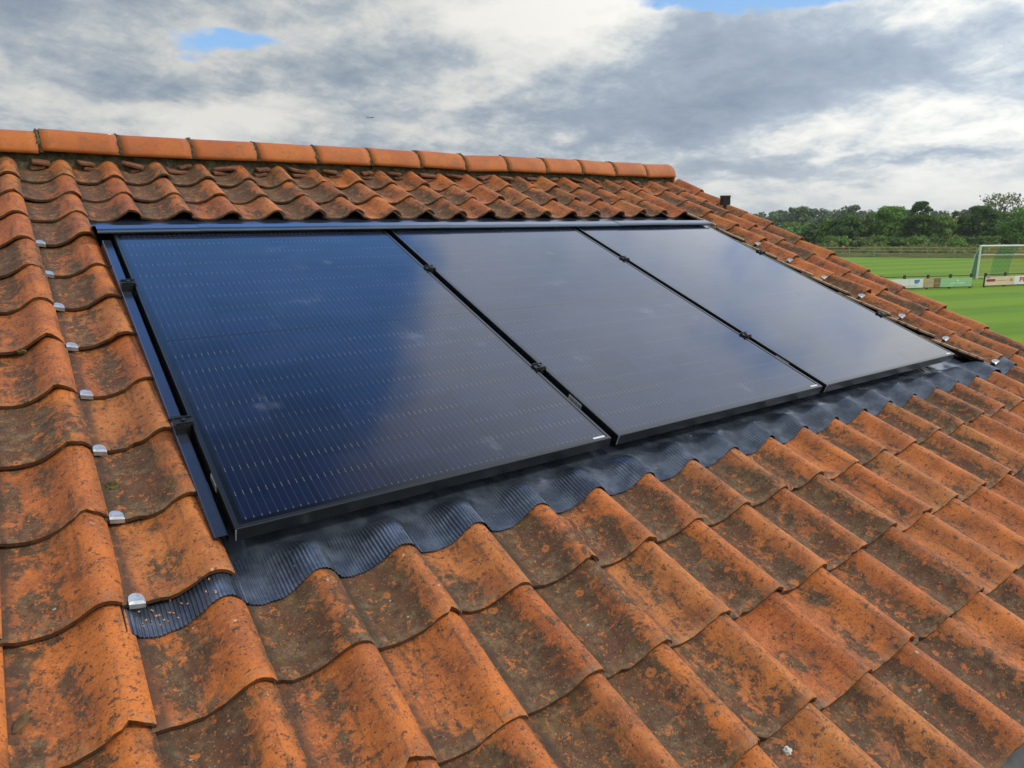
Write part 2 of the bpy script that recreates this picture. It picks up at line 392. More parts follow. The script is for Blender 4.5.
# a cut tile beside the right-hand panel edge: a raised raw edge, then pan and roll
PROF_CUT = [(-.052, .046), (-.045, .045), (-.035, .038), (-.02, .026), (-.004, .015), (.012, .009), (.030, .005), (.05, .001), (.07, 0), (.088, .0018), (.106, .0072), (.123, .0160), (.139, .0275), (.153, .0385), (.165, .0455), (.176, .0480), (.188, .0463), (.199, .0410), (.208, .0330), (.2165, .0225)]
THK = 0.0125
LIFT = {}
def skew(k, row):
    if k >= 18: return .034
    f = min(1, max(0, (ROWS[row] - .8) / 1.0))
    return -.028 * f
def tile_geo(k, row, V, F, A, cut=False):
    rr = random.Random(k * 131 + row * 977 + 5)
    tr = rr.random()
    prof = PROF_CUT if cut else PROF
    ou = U0 + PITCHU * k - 0.19 + skew(k, row) + rr.uniform(-.0042, .0042)
    ov = ROWS[row] + rr.uniform(-.010, .010)
    lift = rr.uniform(0.003, .011)
    if row == 4 and k in (-1, 18, 19): lift += .010
    roll = rr.uniform(-.018, .018)
    if row == 3: lift = min(lift, .0045); roll *= .35
    LIFT[(k, row)] = lift - roll * .06
    yaw = rr.uniform(-.016, .016)
    hs = rr.uniform(.90, 1.08) if row != 3 else rr.uniform(.93, 1.0)
    twist = rr.uniform(-.006, .006)
    length = 0.330 if row < len(ROWS) - 1 else 0.27
    if row == 3 and -1 <= k <= 18: length = .272
    vs = [0.0, 0.004, 0.016, 0.05, 0.10, 0.155, 0.21, 0.27, length]
    if length < .3: vs = vs[:-2] + [0.245, length]
    seed = Vector((k * 3.1, row * 7.7, 0))
    chipu = rr.uniform(0.02, .2) if rr.random() < .6 else None
    chipd = rr.uniform(.004, .013)
    def P(u, h, v, bot):
        e = noise.noise(Vector((u * 38, v * 5, 0)) + seed) * .0018
        vv = v
        if v < 0.006:
            vv = v + noise.noise(Vector((u * 70, 3.3, 1)) + seed) * .0030
            if chipu is not None: vv += chipd * max(0, 1 - ((u - chipu) / .013) ** 2)
        edge_drop = .0028 if (v == 0.0 and not bot) else 0
        if bot: edge_drop = THK
        side = .0022 if (not bot and (u == prof[0][0] or u == prof[-1][0])) else 0
        w = W0 + h * hs + .0135 * (1 - v / GAUGE) + e + lift * (1 - v / .33) + roll * (u - .1) + twist * (u - .1) / .1 * (v - .15) / .3 - edge_drop - side + (.016 * v / .27 if row == len(ROWS) - 1 else 0)
        return (ou + u - yaw * (v - .15), ov + vv + yaw * (u - .1), w)
    nu, nv = len(prof), len(vs)
    def grid(fn):
        b = len(V)
        return b
    # top
    b = len(V)
    for v in vs:
        for u, h in prof:
            V.append(P(u, h, v, False)); A.append((u, v, tr))
    for j in range(nv - 1):
        for i in range(nu - 1):
            F.append(((b + j * nu + i, b + j * nu + i + 1, b + (j + 1) * nu + i + 1, b + (j + 1) * nu + i), True))
    # underside
    b2 = len(V)
    for v in (vs[0], vs[3], vs[6], vs[-1]):
        for u, h in prof:
            V.append(P(u, h, v, True)); A.append((u, v, tr))
    for j in range(3):
        for i in range(nu - 1):
            F.append(((b2 + j * nu + i, b2 + (j + 1) * nu + i, b2 + (j + 1) * nu + i + 1, b2 + j * nu + i + 1), True))
    # lower lip and the two long edges
    b3 = len(V)
    for u, h in prof:
        V.append(P(u, h, vs[0], False)); A.append((u, -.01, tr))
    for u, h in prof:
        V.append(P(u, h, vs[0], True)); A.append((u, -.01, tr))
    for i in range(nu - 1):
        F.append(((b3 + i, b3 + nu + i, b3 + nu + i + 1, b3 + i + 1), False))
    for side in (0, -1):
        u, h = prof[side]
        b4 = len(V)
        for v in vs:
            V.append(P(u, h, v, False)); A.append((u, v, tr))
        for v in vs:
            V.append(P(u, h, v, True)); A.append((u, v, tr))
        for j in range(nv - 1):
            q = (b4 + j, b4 + j + 1, b4 + nv + j + 1, b4 + nv + j)
            F.append((q if side == 0 else q[::-1], False))
    # head end
    b5 = len(V)
    for u, h in prof:
        V.append(P(u, h, vs[-1], False)); A.append((u, length, tr))
    for u, h in prof:
        V.append(P(u, h, vs[-1], True)); A.append((u, length, tr))
    for i in range(nu - 1):
        F.append(((b5 + i, b5 + i + 1, b5 + nu + i + 1, b5 + nu + i), False))
def tile_obj(name, lst, parent, kind=None):
    V, F, A = [], [], []
    for k, row, cut in lst: tile_geo(k, row, V, F, A, cut)
    me = bpy.data.meshes.new(name)
    me.from_pydata(V, [], [f for f, s in F])
    me.polygons.foreach_set('use_smooth', [s for f, s in F])
    at = me.attributes.new('tile', 'FLOAT_VECTOR', 'POINT')
    at.data.foreach_set('vector', [c for a in A for c in a])
    me.materials.append(M_TILE)
    o = bpy.data.objects.new(name, me)
    link(o, parent)
    if kind: o['kind'] = kind
    return o
KL, KR = -14, 20
tiles = []
for row in range(len(ROWS)):
    for k in range(KL, KR + 1):
        if 4 <= row <= 11 and 0 <= k <= 17: continue
        tiles.append((k, row, k == 18 and 4 <= row <= 11))
def shown(t):
    k, row, cut = t
    u = U0 + PITCHU * k
    pts = [px(rw(u + a, ROWS[row] + b, -.05)) for a, b in ((-.2, 0), (0, 0), (0, GAUGE), (-.2, GAUGE))]
    if min(p[2] for p in pts) < .1: return 0
    # area inside the frame, sampled
    n = 0
    for i in range(6):
        for j in range(6):
            x, y, z = px(rw(u - .2 + i * .04, ROWS[row] + j * GAUGE / 5, -.05))
            if 0 <= x <= 1024 and 0 <= y <= 768: n += 1
    ar = 0
    for i in range(4):
        x0, y0, _ = pts[i]; x1, y1, _ = pts[(i + 1) % 4]
        ar += x0 * y1 - x1 * y0
    return abs(ar) / 2 * n / 36
tiles.sort(key=shown, reverse=True)
roof = pyobj('roof', [(-2.9, -1.16, -.125), (4.285, -1.16, -.125), (4.285, 2.79, -.125), (-2.9, 2.79, -.125), (-2.9, -1.16, -.165), (4.285, -1.16, -.165), (4.285, 2.79, -.165), (-2.9, 2.79, -.165)],
             [(0, 1, 2, 3), (7, 6, 5, 4), (0, 4, 5, 1), (1, 5, 6, 2), (2, 6, 7, 3), (3, 7, 4, 0)], M_DECK, house, RM)
for t_ in tiles[:100]:
    tile_obj('roof_tile', [t_], roof)
tile_obj('roof_tile', tiles[100:], roof, 'stuff')

# ridge
RA = rw(0, 2.80, -.036)                  # ridge axis
RIDGE_M = T(0, RA.y, RA.z)
def ridge_geo(u0, u1, rad, thk, seed, bell=.0):
    V, F = [], []
    n, m = 18, 8
    rr = random.Random(seed)
    tilt = rr.uniform(-.012, .012); dz = rr.uniform(-.005, .005)
    for r_ in (rad, rad - thk):
        for j in range(m + 1):
            s = j / m
            for i in range(n + 1):
                a = math.pi * (i / n)
                x = u0 + (u1 - u0) * s
                e = 1 + noise.noise(Vector((x * 3, a, seed))) * .012
                V.append((x, -math.cos(a) * r_ * e, math.sin(a) * r_ * e + dz + tilt * (s - .5)))
    b = (m + 1) * (n + 1)
    for j in range(m):
        for i in range(n):
            q = (j * (n + 1) + i, (j + 1) * (n + 1) + i, (j + 1) * (n + 1) + i + 1, j * (n + 1) + i + 1)
            F.append(q); F.append(tuple(b + x for x in q[::-1]))
    for j in range(m):
        for i in (0, n):
            q = (j * (n + 1) + i, b + j * (n + 1) + i, b + (j + 1) * (n + 1) + i, (j + 1) * (n + 1) + i)
            F.append(q if i == 0 else q[::-1])
    for i in range(n):
        for j in (0, m):
            q = (j * (n + 1) + i, j * (n + 1) + i + 1, b + j * (n + 1) + i + 1, b + j * (n + 1) + i)
            F.append(q if j == 0 else q[::-1])
    return V, F
RJ = [-0.160 + .3316 * i for i in range(-8, 14)]
RR = 0.110
for i in range(len(RJ) - 1):
    V, F = ridge_geo(RJ[i] + .007, RJ[i + 1] - .007, RR, .014, i)
    o = pyobj('ridge_tile', V, F, M_RIDGE, house, INV @ RIDGE_M, False)
    for p in o.data.polygons: p.use_smooth = True
# rough mortar: joints between ridge tiles and the bedding under them
def rough_half_ring(u, w, rad, seed):
    V, F = [], []
    n, m = 40, 5
    for j in range(m + 1):
        for i in range(n + 1):
            a = math.pi * i / n
            s = j / m * 2 - 1
            bul = math.sqrt(max(0, 1 - s * s)) * .010
            e = noise.noise(Vector((a * 9, s * 2, seed))) * .008 + noise.noise(Vector((a * 30, s * 5, seed))) * .005
            r_ = rad - .010 + bul + e
            V.append((u + s * w + noise.noise(Vector((a * 7, 5, seed + s))) * .007, -math.cos(a) * r_, math.sin(a) * r_))
    for j in range(m):
        for i in range(n):
            F.append((j * (n + 1) + i, (j + 1) * (n + 1) + i, (j + 1) * (n + 1) + i + 1, j * (n + 1) + i + 1))
    return V, F
for i, u in enumerate(RJ[1:-1]):
    V, F = rough_half_ring(u, .013, RR + .002, i * 3.7)
    pyobj('mortar_joint', V, F, M_MORTAR, house, INV @ RIDGE_M, True)
def bedding(u0, u1):
    V, F = [], []
    nu, nv = int((u1 - u0) / .014), 14
    for i in range(nu + 1):
        u = u0 + (u1 - u0) * i / nu
        for j in range(nv + 1):
            s = j / nv
            # from the last tile row up and under the ridge tile, in roof coordinates
            v = 2.690 + .06 * s
            w = -.075 + .085 * min(1, s * 1.25)
            e = noise.noise(Vector((u * 22, s * 3, 1))) * .016 + noise.noise(Vector((u * 75, s * 8, 2))) * .008
            V.append((u, v + e * .8, w + e))
    for i in range(nu):
        for j in range(nv):
            F.append((i * (nv + 1) + j, (i + 1) * (nv + 1) + j, (i + 1) * (nv + 1) + j + 1, i * (nv + 1) + j + 1))
    return V, F
V, F = bedding(-2.9, 4.15)
pyobj('ridge_mortar', V, F, M_MORTAR, house, RM, True)
bm = bmesh.new()
# lump of mortar closing the end of the ridge
bmesh.ops.create_uvsphere(bm, u_segments=20, v_segments=14, radius=1)
for v in bm.verts:
    e = 1 + noise.noise(v.co * 2.5) * .12 + noise.noise(v.co * 7) * .05
    v.co = Vector((RJ[-1] - .008 + v.co.x * .022 * e, v.co.y * .100 * e, max(-.04, v.co.z * .100 * e)))
obj('ridge_end_mortar', bm, M_RIDGE, house, INV @ RIDGE_M, True)
for k in range(-8, KR + 1):
    for q in range(2):
        rr = random.Random(k * 7 + q)
        bm = bmesh.new()
        u = U0 + PITCHU * k - .19 + .062 + rr.uniform(-.02, .02)
        m4 = T(u, 2.703 + .010 * q, -.062 + .023 * q) @ Matrix.Rotation(rr.uniform(-.22, .22), 4, 'Y') @ Matrix.Rotation(rr.uniform(-.35, .35), 4, 'Z')
        hw = rr.uniform(.028, .058)
        box(bm, -hw, -.05 + rr.uniform(0, .022), -.006, hw, .03, .007, .003, m4)
        obj('tile_slip', bm, M_SLIP, house, RM)

# walls, far slope, gutter
ZE = Z0 - 1.16 * sa - .165 * ca
YE = -1.16 * ca + .165 * sa
YR = RA.y
WT = .25
yF, yB = YE + .22, 2 * YR - YE - .22
def roofz(y): return Z0 + (min(y, 2 * YR - y) / ca) * sa - .20
def slab(x0, x1, y0, y1):
    ys = [y0, y1] if (y1 <= YR or y0 >= YR) else [y0, YR, y1]
    V, F = [], []
    for x in (x0, x1):
        for y in ys: V.append((x, y, 0.0))
        for y in ys: V.append((x, y, roofz(y)))
    n = len(ys)
    def I(s, top, i): return s * 2 * n + top * n + i
    for i in range(n - 1):
        F.append((I(0, 0, i), I(0, 1, i), I(0, 1, i + 1), I(0, 0, i + 1)))
        F.append((I(1, 0, i), I(1, 0, i + 1), I(1, 1, i + 1), I(1, 1, i)))
        F.append((I(0, 1, i), I(1, 1, i), I(1, 1, i + 1), I(0, 1, i + 1)))
    F.append((I(0, 0, 0), I(1, 0, 0), I(1, 1, 0), I(0, 1, 0)))
    F.append((I(0, 0, n - 1), I(0, 1, n - 1), I(1, 1, n - 1), I(1, 0, n - 1)))
    return V, F
for (x0, x1, y0, y1) in ((-2.85, 4.17, yF, yF + WT), (-2.85, 4.17, yB - WT, yB), (-2.85, -2.6, yF + WT + .003, yB - WT - .003), (3.92, 4.17, yF + WT + .003, yB - WT - .003)):
    V, F = slab(x0, x1, y0, y1)
    pyobj('wall', V, F, M_BRICK, house, INV)
# the far slope, corrugated like the near one
V, F, A = [], [], []
FAR = T(0, 2 * YR, 0) @ Matrix.Scale(-1, 4, (0, 1, 0)) @ ROOF
nn = 0
us = []
for k in range(KL, KR + 1):
    for u, h in PROF[:-2]: us.append((U0 + PITCHU * k - .19 + u, h, u, (k * .37) % 1))
for row, v0 in enumerate(ROWS):
    v1 = ROWS[row + 1] if row + 1 < len(ROWS) else 2.74
    b = len(V)
    for v, d in ((v0, .013), (v0, .026), (v1, .013)):
        for (u, h, lu, r_) in us:
            V.append((u, v, W0 - .013 + h + d)); A.append((lu, v - v0, (r_ + row * .61) % 1))
    n = len(us)
    for j in range(2):
        for i in range(n - 1):
            F.append((b + j * n + i, b + (j + 1) * n + i, b + (j + 1) * n + i + 1, b + j * n + i + 1))
o = pyobj('far_slope', V, F, M_TILE, house, INV @ FAR, True)
o.data.attributes.new('tile', 'FLOAT_VECTOR', 'POINT').data.foreach_set('vector', [c for a in A for c in a])
pyobj('far_deck', [(-2.9, -1.16, -.125), (4.24, -1.16, -.125), (4.24, 2.79, -.125), (-2.9, 2.79, -.125)], [(0, 1, 2, 3)], M_DECK, house, INV @ FAR)
def gutter():
    V, F = [], []
    n = 14
    xs = [-2.95, 4.27]
    for x in xs:
        for rad in (.062, .057):
            for i in range(n + 1):
                a = math.pi * i / n
                V.append((x, -math.cos(a) * rad, -math.sin(a) * rad))
    m = n + 1
    for i in range(n):
        F.append((i, i + 1, 2 * m + i + 1, 2 * m + i)); F.append((m + i, 3 * m + i, 3 * m + i + 1, m + i + 1))
        F.append((i, m + i, m + i + 1, i + 1)); F.append((2 * m + i, 2 * m + i + 1, 3 * m + i + 1, 3 * m + i))
    for i in (0, n):
        F.append((i, 2 * m + i, 3 * m + i, m + i))
    return V, F
V, F = gutter()
g = rw(0, -1.175, -.10)
pyobj('gutter', V, F, M_GUT, house, INV @ T(0, g.y - .042, g.z - .005), True)
bm = bmesh.new(); box(bm, -2.85, g.y + .03, g.z - .16, 4.17, g.y + .055, g.z - .01, .003)
obj('fascia', bm, M_TIMBER, house, INV)

# aluminium clips hooked over the lower edges of the tiles beside the panels
def clip(k, row, sc=1.0, du=0.0):
    rr = random.Random(k * 17 + row)
    def surf(u, v):
        h = 0
        for (a, b), (c, d) in zip(PROF, PROF[1:]):
            if a <= u <= c: h = b + (d - b) * (u - a) / (c - a)
        return W0 + h + .0135 * (1 - v / GAUGE) + .0025 + LIFT.get((k, row), .004)
    V, F = [], []
    u0 = du + .010 + rr.uniform(-.003, .006); wd = .040 * sc; hh = .026 * rr.uniform(.85, 1.15) * sc
    n, m = 12, 5
    off = U0 + PITCHU * k - .19 + skew(k, row) + .002
    for s in (0, 1):
        for j in range(m + 1):
            for i in range(n + 1):
                a = i / n
                top = hh * math.sqrt(max(0, 1 - (2 * a - 1) ** 2)) * .9 + .004
                if j == 0:
                    u, v = u0 + wd * a, -.009
                    w = surf(u, 0) - .0115
                else:
                    u, v = u0 + wd * a, -.008 + (top + .008) * (j - 1) / (m - 1)
                    w = surf(u, max(v, 0)) + (.002 if j > 1 else 0)
                V.append((off + u, ROWS[row] + v - .002 + (.0015 if s and j == 0 else 0), w - (.0016 if s else 0)))
    b = (m + 1) * (n + 1)
    for j in range(m):
        for i in range(n):
            q = (j * (n + 1) + i, j * (n + 1) + i + 1, (j + 1) * (n + 1) + i + 1, (j + 1) * (n + 1) + i)
            F.append(q); F.append(tuple(x + b for x in q[::-1]))
    for i in range(n):
        F.append((m * (n + 1) + i, m * (n + 1) + i + 1, b + m * (n + 1) + i + 1, b + m * (n + 1) + i))
    pyobj('tile_clip', V, F, M_ALU, house, RM)
for row in range(4, 12): clip(-1, row, .74)
for row in range(4, 11): clip(18, row, .80, .082)

# ------------------------------------------------------------------ solar panels
PW, PL, GAP = 1.134, 1.722, 0.031
def panel(i, label):
    root = empty('solar_panel', ROOF @ T(i * (PW + GAP), 0, 0), label, 'solar panel', 'solar panels in a row on the tiled roof')
    bm = bmesh.new()
    rim, dep = .011, .036
    def ring(x, z): return [bm.verts.new((a, b, z)) for a, b in ((x, x), (PW - x, x), (PW - x, PL - x), (x, PL - x))]
    R0 = ring(.0, -dep); R1 = ring(.0, -.0012); R2 = ring(.0012, 0); R3_ = ring(rim, 0); R4 = ring(rim + .0003, -.0035); R5 = ring(rim, -dep + .002); R6 = ring(.028, -dep)
    for a, b in ((R0, R1), (R1, R2), (R2, R3_), (R3_, R4), (R6, R0)):
        for j in range(4):
            bm.faces.new((a[j], a[(j + 1) % 4], b[(j + 1) % 4], b[j]))
    obj('frame', bm, M_FRAME, root)
    bm = bmesh.new()
    e = rim - .0005
    box(bm, e, e, -.006, PW - e, PL - e, -.0016)
    obj('glass', bm, M_GLASS, root)
    bm = bmesh.new()
    if i == 0: y0, y1 = .165, .215
    else: y0, y1 = .19, .26
    box(bm, -.0012, y0, -.028, -.0004 + .0, y1, -.008)
    st = obj('label_sticker', bm, M_STICK, root)
    bm = bmesh.new()
    for q in range(9):
        a = y0 + .004 + (y1 - y0 - .008) * q / 9
        box(bm, -.0018, a, -.024, -.0011, a + (.0016 if q % 3 else .003), -.013)
    obj('barcode', bm, M_INK, st)
    bm = bmesh.new()
    box(bm, PW - .011 - .052, .0115, -.0015, PW - .016, .0195, -.0007)
    obj('corner_label', bm, M_STICK, root)
    bm = bmesh.new()
    box(bm, -.0006, -.0016, -.034, .0026, -.0003, -.002)
    obj('frame_corner', bm, M_CUT, root)
    return root
panel(0, 'leftmost black solar panel, the largest in view, beside the tiles on the left')
panel(1, 'middle black solar panel between the two other panels in the row')
panel(2, 'rightmost black solar panel, farthest away, beside the tiles towards the football field')

def clamp(u, v, label, end=0):
    m4 = ROOF @ T(u, v, 0)
    root = empty('panel_clamp', m4, label, 'clamp', 'black clamps holding the solar panels')
    bm = bmesh.new()
    a, b = (-.022, .022)
    if end < 0: a, b = -.036, .010
    if end > 0: a, b = -.012, .036
    box(bm, a, -.019, .001, b, .019, .0055, .0012)
    box(bm, -.009 if not end else (a), -.022, -.05, .009 if not end else b * .0 + (0.0 if end < 0 else .03), .022, .002, .001)
    if end < 0:
        box(bm, -.034, -.018, -.05, -.004, .018, .0015, .001)
    obj('clamp_body', bm, M_CLAMP, root)
    bm = bmesh.new()
    for y in (-.016, .011):
        box(bm, a + .002, y, .0052, b - .002, y + .005, .0105, .0012)
    obj('clamp_rib', bm, M_CLAMP, root)
    bm = bmesh.new()
    tube(bm, ((a + b) / 2, 0, .006), ((a + b) / 2, 0, .0115), .0065, seg=6)
    obj('bolt', bm, M_CLAMP, root)
VU, VL = 1.272, .428
xg = PW + GAP / 2
clamp(-.004, VU, 'upper black end clamp on the left edge of the leftmost panel', -1)
clamp(-.004, VL, 'lower black end clamp on the left edge of the leftmost panel', -1)
clamp(xg, VU, 'upper black clamp in the gap between the leftmost and middle panels')
clamp(xg, VL, 'lower black clamp in the gap between the leftmost and middle panels')
clamp(xg + PW + GAP, VU, 'upper black clamp in the gap between the middle and rightmost panels')
clamp(xg + PW + GAP, VL, 'lower black clamp in the gap between the middle and rightmost panels')
XE = 3 * PW + 2 * GAP
clamp(XE + .004, VU, 'upper black end clamp on the far right edge of the rightmost panel', 1)
clamp(XE + .004, VL, 'lower black end clamp on the far right edge of the rightmost panel', 1)

# mounting rails under the panels
rl = empty('mounting_rail', ROOF @ T(-.05, VL, -.09), 'lower black metal rail under the solar panels carrying the clamps', 'rail')
bm = bmesh.new(); box(bm, 0.02, -.02, .02, XE + .045, .02, .052, .002); obj('rail_profile', bm, M_FRAME, rl)
rl = empty('mounting_rail', ROOF @ T(-.05, VU, -.09), 'upper black metal rail under the solar panels carrying the clamps', 'rail')
bm = bmesh.new(); box(bm, 0.02, -.02, .02, XE + .045, .02, .052, .002); obj('rail_profile', bm, M_FRAME, rl)

# head flashing: three lapped lengths
hf = empty('head_flashing', ROOF @ T(1.7, 1.71, 0), 'long dark metal flashing strip along the top of the three panels', 'flashing')
def hsheet(u0, u1, dz):
    V, F = [], []
    pr = [(1.6995, .008), (1.700, .0125), (1.7045, .0185), (1.716, .0205), (1.76, .017), (1.86, -.025), (1.98, -.078), (2.14, -.088)]
    n = 24
    for s in (0, 1):
        for i in range(n + 1):
            u = u0 + (u1 - u0) * i / n
            for v, w in pr:
                e = noise.noise(Vector((u * 2.2, v * 3, 4))) * .0022
                V.append((u - 1.7, v - 1.71 + (.0012 if s else 0), w + dz + e - (.0012 if s else 0)))
    m = len(pr); b = (n + 1) * m
    for i in range(n):
        for j in range(m - 1):
            q = (i * m + j, (i + 1) * m + j, (i + 1) * m + j + 1, i * m + j + 1)
            F.append(q); F.append(tuple(x + b for x in q[::-1]))
    for i in range(n):
        F.append((i * m, b + i * m, b + (i + 1) * m, (i + 1) * m))
    for j in range(m - 1):
        F.append((j, j + 1, b + j + 1, b + j)); F.append((n * m + j, b + n * m + j, b + n * m + j + 1, n * m + j + 1))
    pyobj('flashing_sheet', V, F, M_SHEET, hf)
hsheet(-.054, .325, 0); hsheet(.31, 1.49, .0016); hsheet(1.475, 2.665, 0); hsheet(2.65, 3.475, .0016)
# side flashing, left: a capped channel in two lengths
sf = empty('side_flashing', ROOF @ T(-.03, 0, -.03), 'dark metal side channel between the left tiles and the leftmost panel', 'flashing')
def channel(v0, v1, dw):
    V, F = [], []
    pr = [(-.048, -.062), (-.041, -.0235), (-.039, -.022), (-.0135, -.022), (-.0115, -.024), (-.0115, -.045)]
    for v in (v0, v1):
        for t_ in (0, -.0018):
            for u, w in pr: V.append((u + .03, v, w + dw + t_ + .03))
    m = len(pr)
    for j in range(m - 1):
        F.append((j, j + 1, 2 * m + j + 1, 2 * m + j)); F.append((m + j, 3 * m + j, 3 * m + j + 1, m + j + 1))
        F.append((j, m + j, m + j + 1, j + 1)); F.append((2 * m + j, 2 * m + j + 1, 3 * m + j + 1, 3 * m + j))
    pyobj('channel', V, F, M_SHEET, sf)
channel(.012, .50, 0); channel(.488, 1.70, .003)
bm = bmesh.new(); box(bm, .03 - .046, .476, .006, .03 - .010, .486, .0125, .001); obj('joint_strip', bm, M_BLACK, sf)
sf = empty('side_flashing', ROOF @ T(XE + .03, 0, -.03), 'dark metal side channel between the rightmost panel and the cut tiles', 'flashing')
bm = bmesh.new(); box(bm, .0, .03, -.075, .11, 1.72, -.055, .002); obj('channel', bm, M_BLACK, sf)

# pleated apron flashing dressed over the tiles below the panels
def hprof(u):
    u -= .034 * max(0, min(1, (u - 3.655) / .045))
    f = ((u - U0 + .19) / PITCHU)
    k = math.floor(f); lu = (f - k) * PITCHU
    best = -1
    for off in (0, PITCHU):
        x = lu + off
        if x > PROF[-1][0]: continue
        for (a, b), (c, d) in zip(PROF, PROF[1:]):
            if a <= x <= c: best = max(best, b + (d - b) * (x - a) / (c - a))
    return best
def apron():
    V, F = [], []
    u0, u1 = -.240, 3.935
    du = .00135
    nu = int((u1 - u0) / du)
    vs = [.10, .06, .03, .01, -.005, -.015, -.025, -.035, -.045, -.06, -.075, -.09, -.105, -.12, -.135, -.146]
    # smooth the tile profile a little so the sheet bridges the joints
    hp = [hprof(u0 + du * i) + .006 * max(0, min(1, (u0 + du * i - 3.62) / .05)) for i in range(nu + 1)]
    kx = 9
    cs = [0]
    for h in hp: cs.append(cs[-1] + h)
    def hs_(i): a, b = max(0, i - kx), min(nu + 1, i + kx + 1); return (cs[b] - cs[a]) / (b - a)
    for i in range(nu + 1):
        u = u0 + du * i
        h = hs_(i)
        ed = noise.noise(Vector((u * 9, 0, 7))) * .007 + noise.noise(Vector((u * 40, 0, 9))) * .0025
        wob = noise.noise(Vector((u * 4, 3, 1))) * .012
        amp = .5 + .5 * noise.noise(Vector((u * 6, 8, 2)))
        for v in vs:
            s = min(1, max(0, (.012 + wob - v) / .085)); s = s * s * (3 - 2 * s)
            wt = W0 + .0135 * (1 - min(GAUGE, v + .365) / GAUGE) + .0085
            flat = -.078 - .026 * max(0, min(1, (.03 - u) / .06)) - .026 * max(0, min(1, (u - 3.63) / .04))
            dent = noise.noise(Vector((u * 11, v * 16, 5))) * .0045 + max(0, noise.noise(Vector((u * 24 + v * 30, v * 9, 8)))) ** 2 * .010
            w = flat + (wt + h - flat) * s + dent * (1 - s * .75)
            pl = min(1, max(0, (-.012 + wob * 1.6 - v) / .03))
            w += pl * .0015 * math.sin((u + .0016 * noise.noise(Vector((u * 30, v * 14, 3)))) / .0078 * 2 * math.pi) * (.55 + .7 * amp)
            # the edge runs lower in the pans than over the rolls
            vv = v + (ed if v < -.1 else ed * max(0, (v + .02) / -.08)) - (.012 * (1 - h / .048)) * max(0, -v / .146)
            V.append((u, vv, w))
    m = len(vs)
    for i in range(nu):
        for j in range(m - 1):
            F.append((i * m + j, i * m + j + 1, (i + 1) * m + j + 1, (i + 1) * m + j))
    o = pyobj('apron_flashing', V, F, M_APRON, None, ROOF, True)
    so_ = o.modifiers.new('thick', 'SOLIDIFY'); so_.thickness = .0012; so_.offset = -1; so_.use_rim = False
    return tag(o, 'dark grey pleated apron flashing dressed over the tiles below the panels', 'flashing')
apron()

# the black slotted box beyond the verge
bb = at_depth(725.0, 205.0, 5.35)
bx = empty('wall_box', T(bb.x, bb.y, bb.z) @ Matrix.Rotation(R(-25), 4, 'Z') @ Matrix.Scale(.80, 4), 'small black slotted box on a bracket beyond the far end of the roof', 'box')
bm = bmesh.new()
hw = .041
box(bm, -hw, -.03, .0, hw, .03, .052, .003)
obj('housing', bm, M_BLACK, bx)
bm = bmesh.new()
for q in range(4):
    x0 = -hw + .004 + q * .0205
    box(bm, x0, -.033, .052, x0 + .0125, .033, .081, .0015)
box(bm, -hw, -.034, .074, hw, .034, .088, .002)
obj('slotted_top', bm, M_BLACK, bx)
bm = bmesh.new()
for q in range(5): box(bm, -hw + .004, -.036, -.0 + q * .010, hw - .004, -.029, .005 + q * .010, .001)
obj('louvre', bm, M_BLACK, bx)
bm = bmesh.new()
box(bm, -.012, -.012, -.50, .012, .012, .002); box(bm, -.25, -.01, -.50, .0, .01, -.47)
obj('bracket', bm, M_BLACK, bx)

# ------------------------------------------------------------------ small things lying on the roof
def surf_w(u, v, extra=0.0):
    row = max([r for r in range(len(ROWS)) if ROWS[r] <= v] or [0])
    return W0 + hprof(u) + .0135 * (1 - (v - ROWS[row]) / GAUGE) + .003 + extra
def lump(name, u, v, su, sv, sw, mat, label, cat, seed, group=None):
    bm = bmesh.new()
    bmesh.ops.create_icosphere(bm, subdivisions=4, radius=1)
    for p in bm.verts:
        e = 1 + .35 * noise.noise(p.co * 1.7 + Vector((seed, 0, 0))) + .25 * noise.noise(p.co * 5 + Vector((seed, 0, 0)))
        p.co = Vector((p.co.x * su * e, p.co.y * sv * e, p.co.z * sw * e))
    o = obj(name, bm, mat, None, ROOF @ T(u, v, surf_w(u, v)), True)
    return tag(o, label, cat, group)
lump('moss_clump', -.207, .315, .020, .016, .012, M_MOSS, 'round olive moss clump on a tile left of the leftmost panel', 'moss', 3.1)
lump('moss_clump', -.345, 1.0, .014, .01, .007, M_MOSS, 'flat mossy tuft on a tile in the far left column', 'moss', 5.7)
lump('stone_chip', .866, -.935, .011, .008, .007, M_STONE, 'pale grey stone chip on the tiles at the bottom of the picture', 'stone', 1.2)
lump('stone_chip', 1.86, -.42, .012, .008, .006, M_STONE, 'cream stone chip on the tiles right of the middle panel', 'stone', 8.2)
bm = bmesh.new()
n = 10
vs = []
for i in range(n + 1):
    a = i / n
    wd_ = .009 * math.sin(math.pi * a) ** .7
    c = .004 * math.sin(a * 3)
    vs.append([bm.verts.new((-wd_, (a - .5) * .045, .004 + c)), bm.verts.new((0, (a - .5) * .045, c)), bm.verts.new((wd_, (a - .5) * .045, .005 + c))])
for i in range(n):
    for j in range(2):
        try: bm.faces.new((vs[i][j], vs[i][j + 1], vs[i + 1][j + 1], vs[i + 1][j]))
        except ValueError: pass
lf = obj('dead_leaf', bm, M_LEAF, None, ROOF @ T(-.415, -.258, surf_w(-.415, -.258, .003)) @ Matrix.Rotation(R(-40), 4, 'Z'), True)
lf.modifiers.new('thick', 'SOLIDIFY').thickness = .0012
tag(lf, 'curled brown dead leaf on the tiles at the lower left corner', 'leaf')
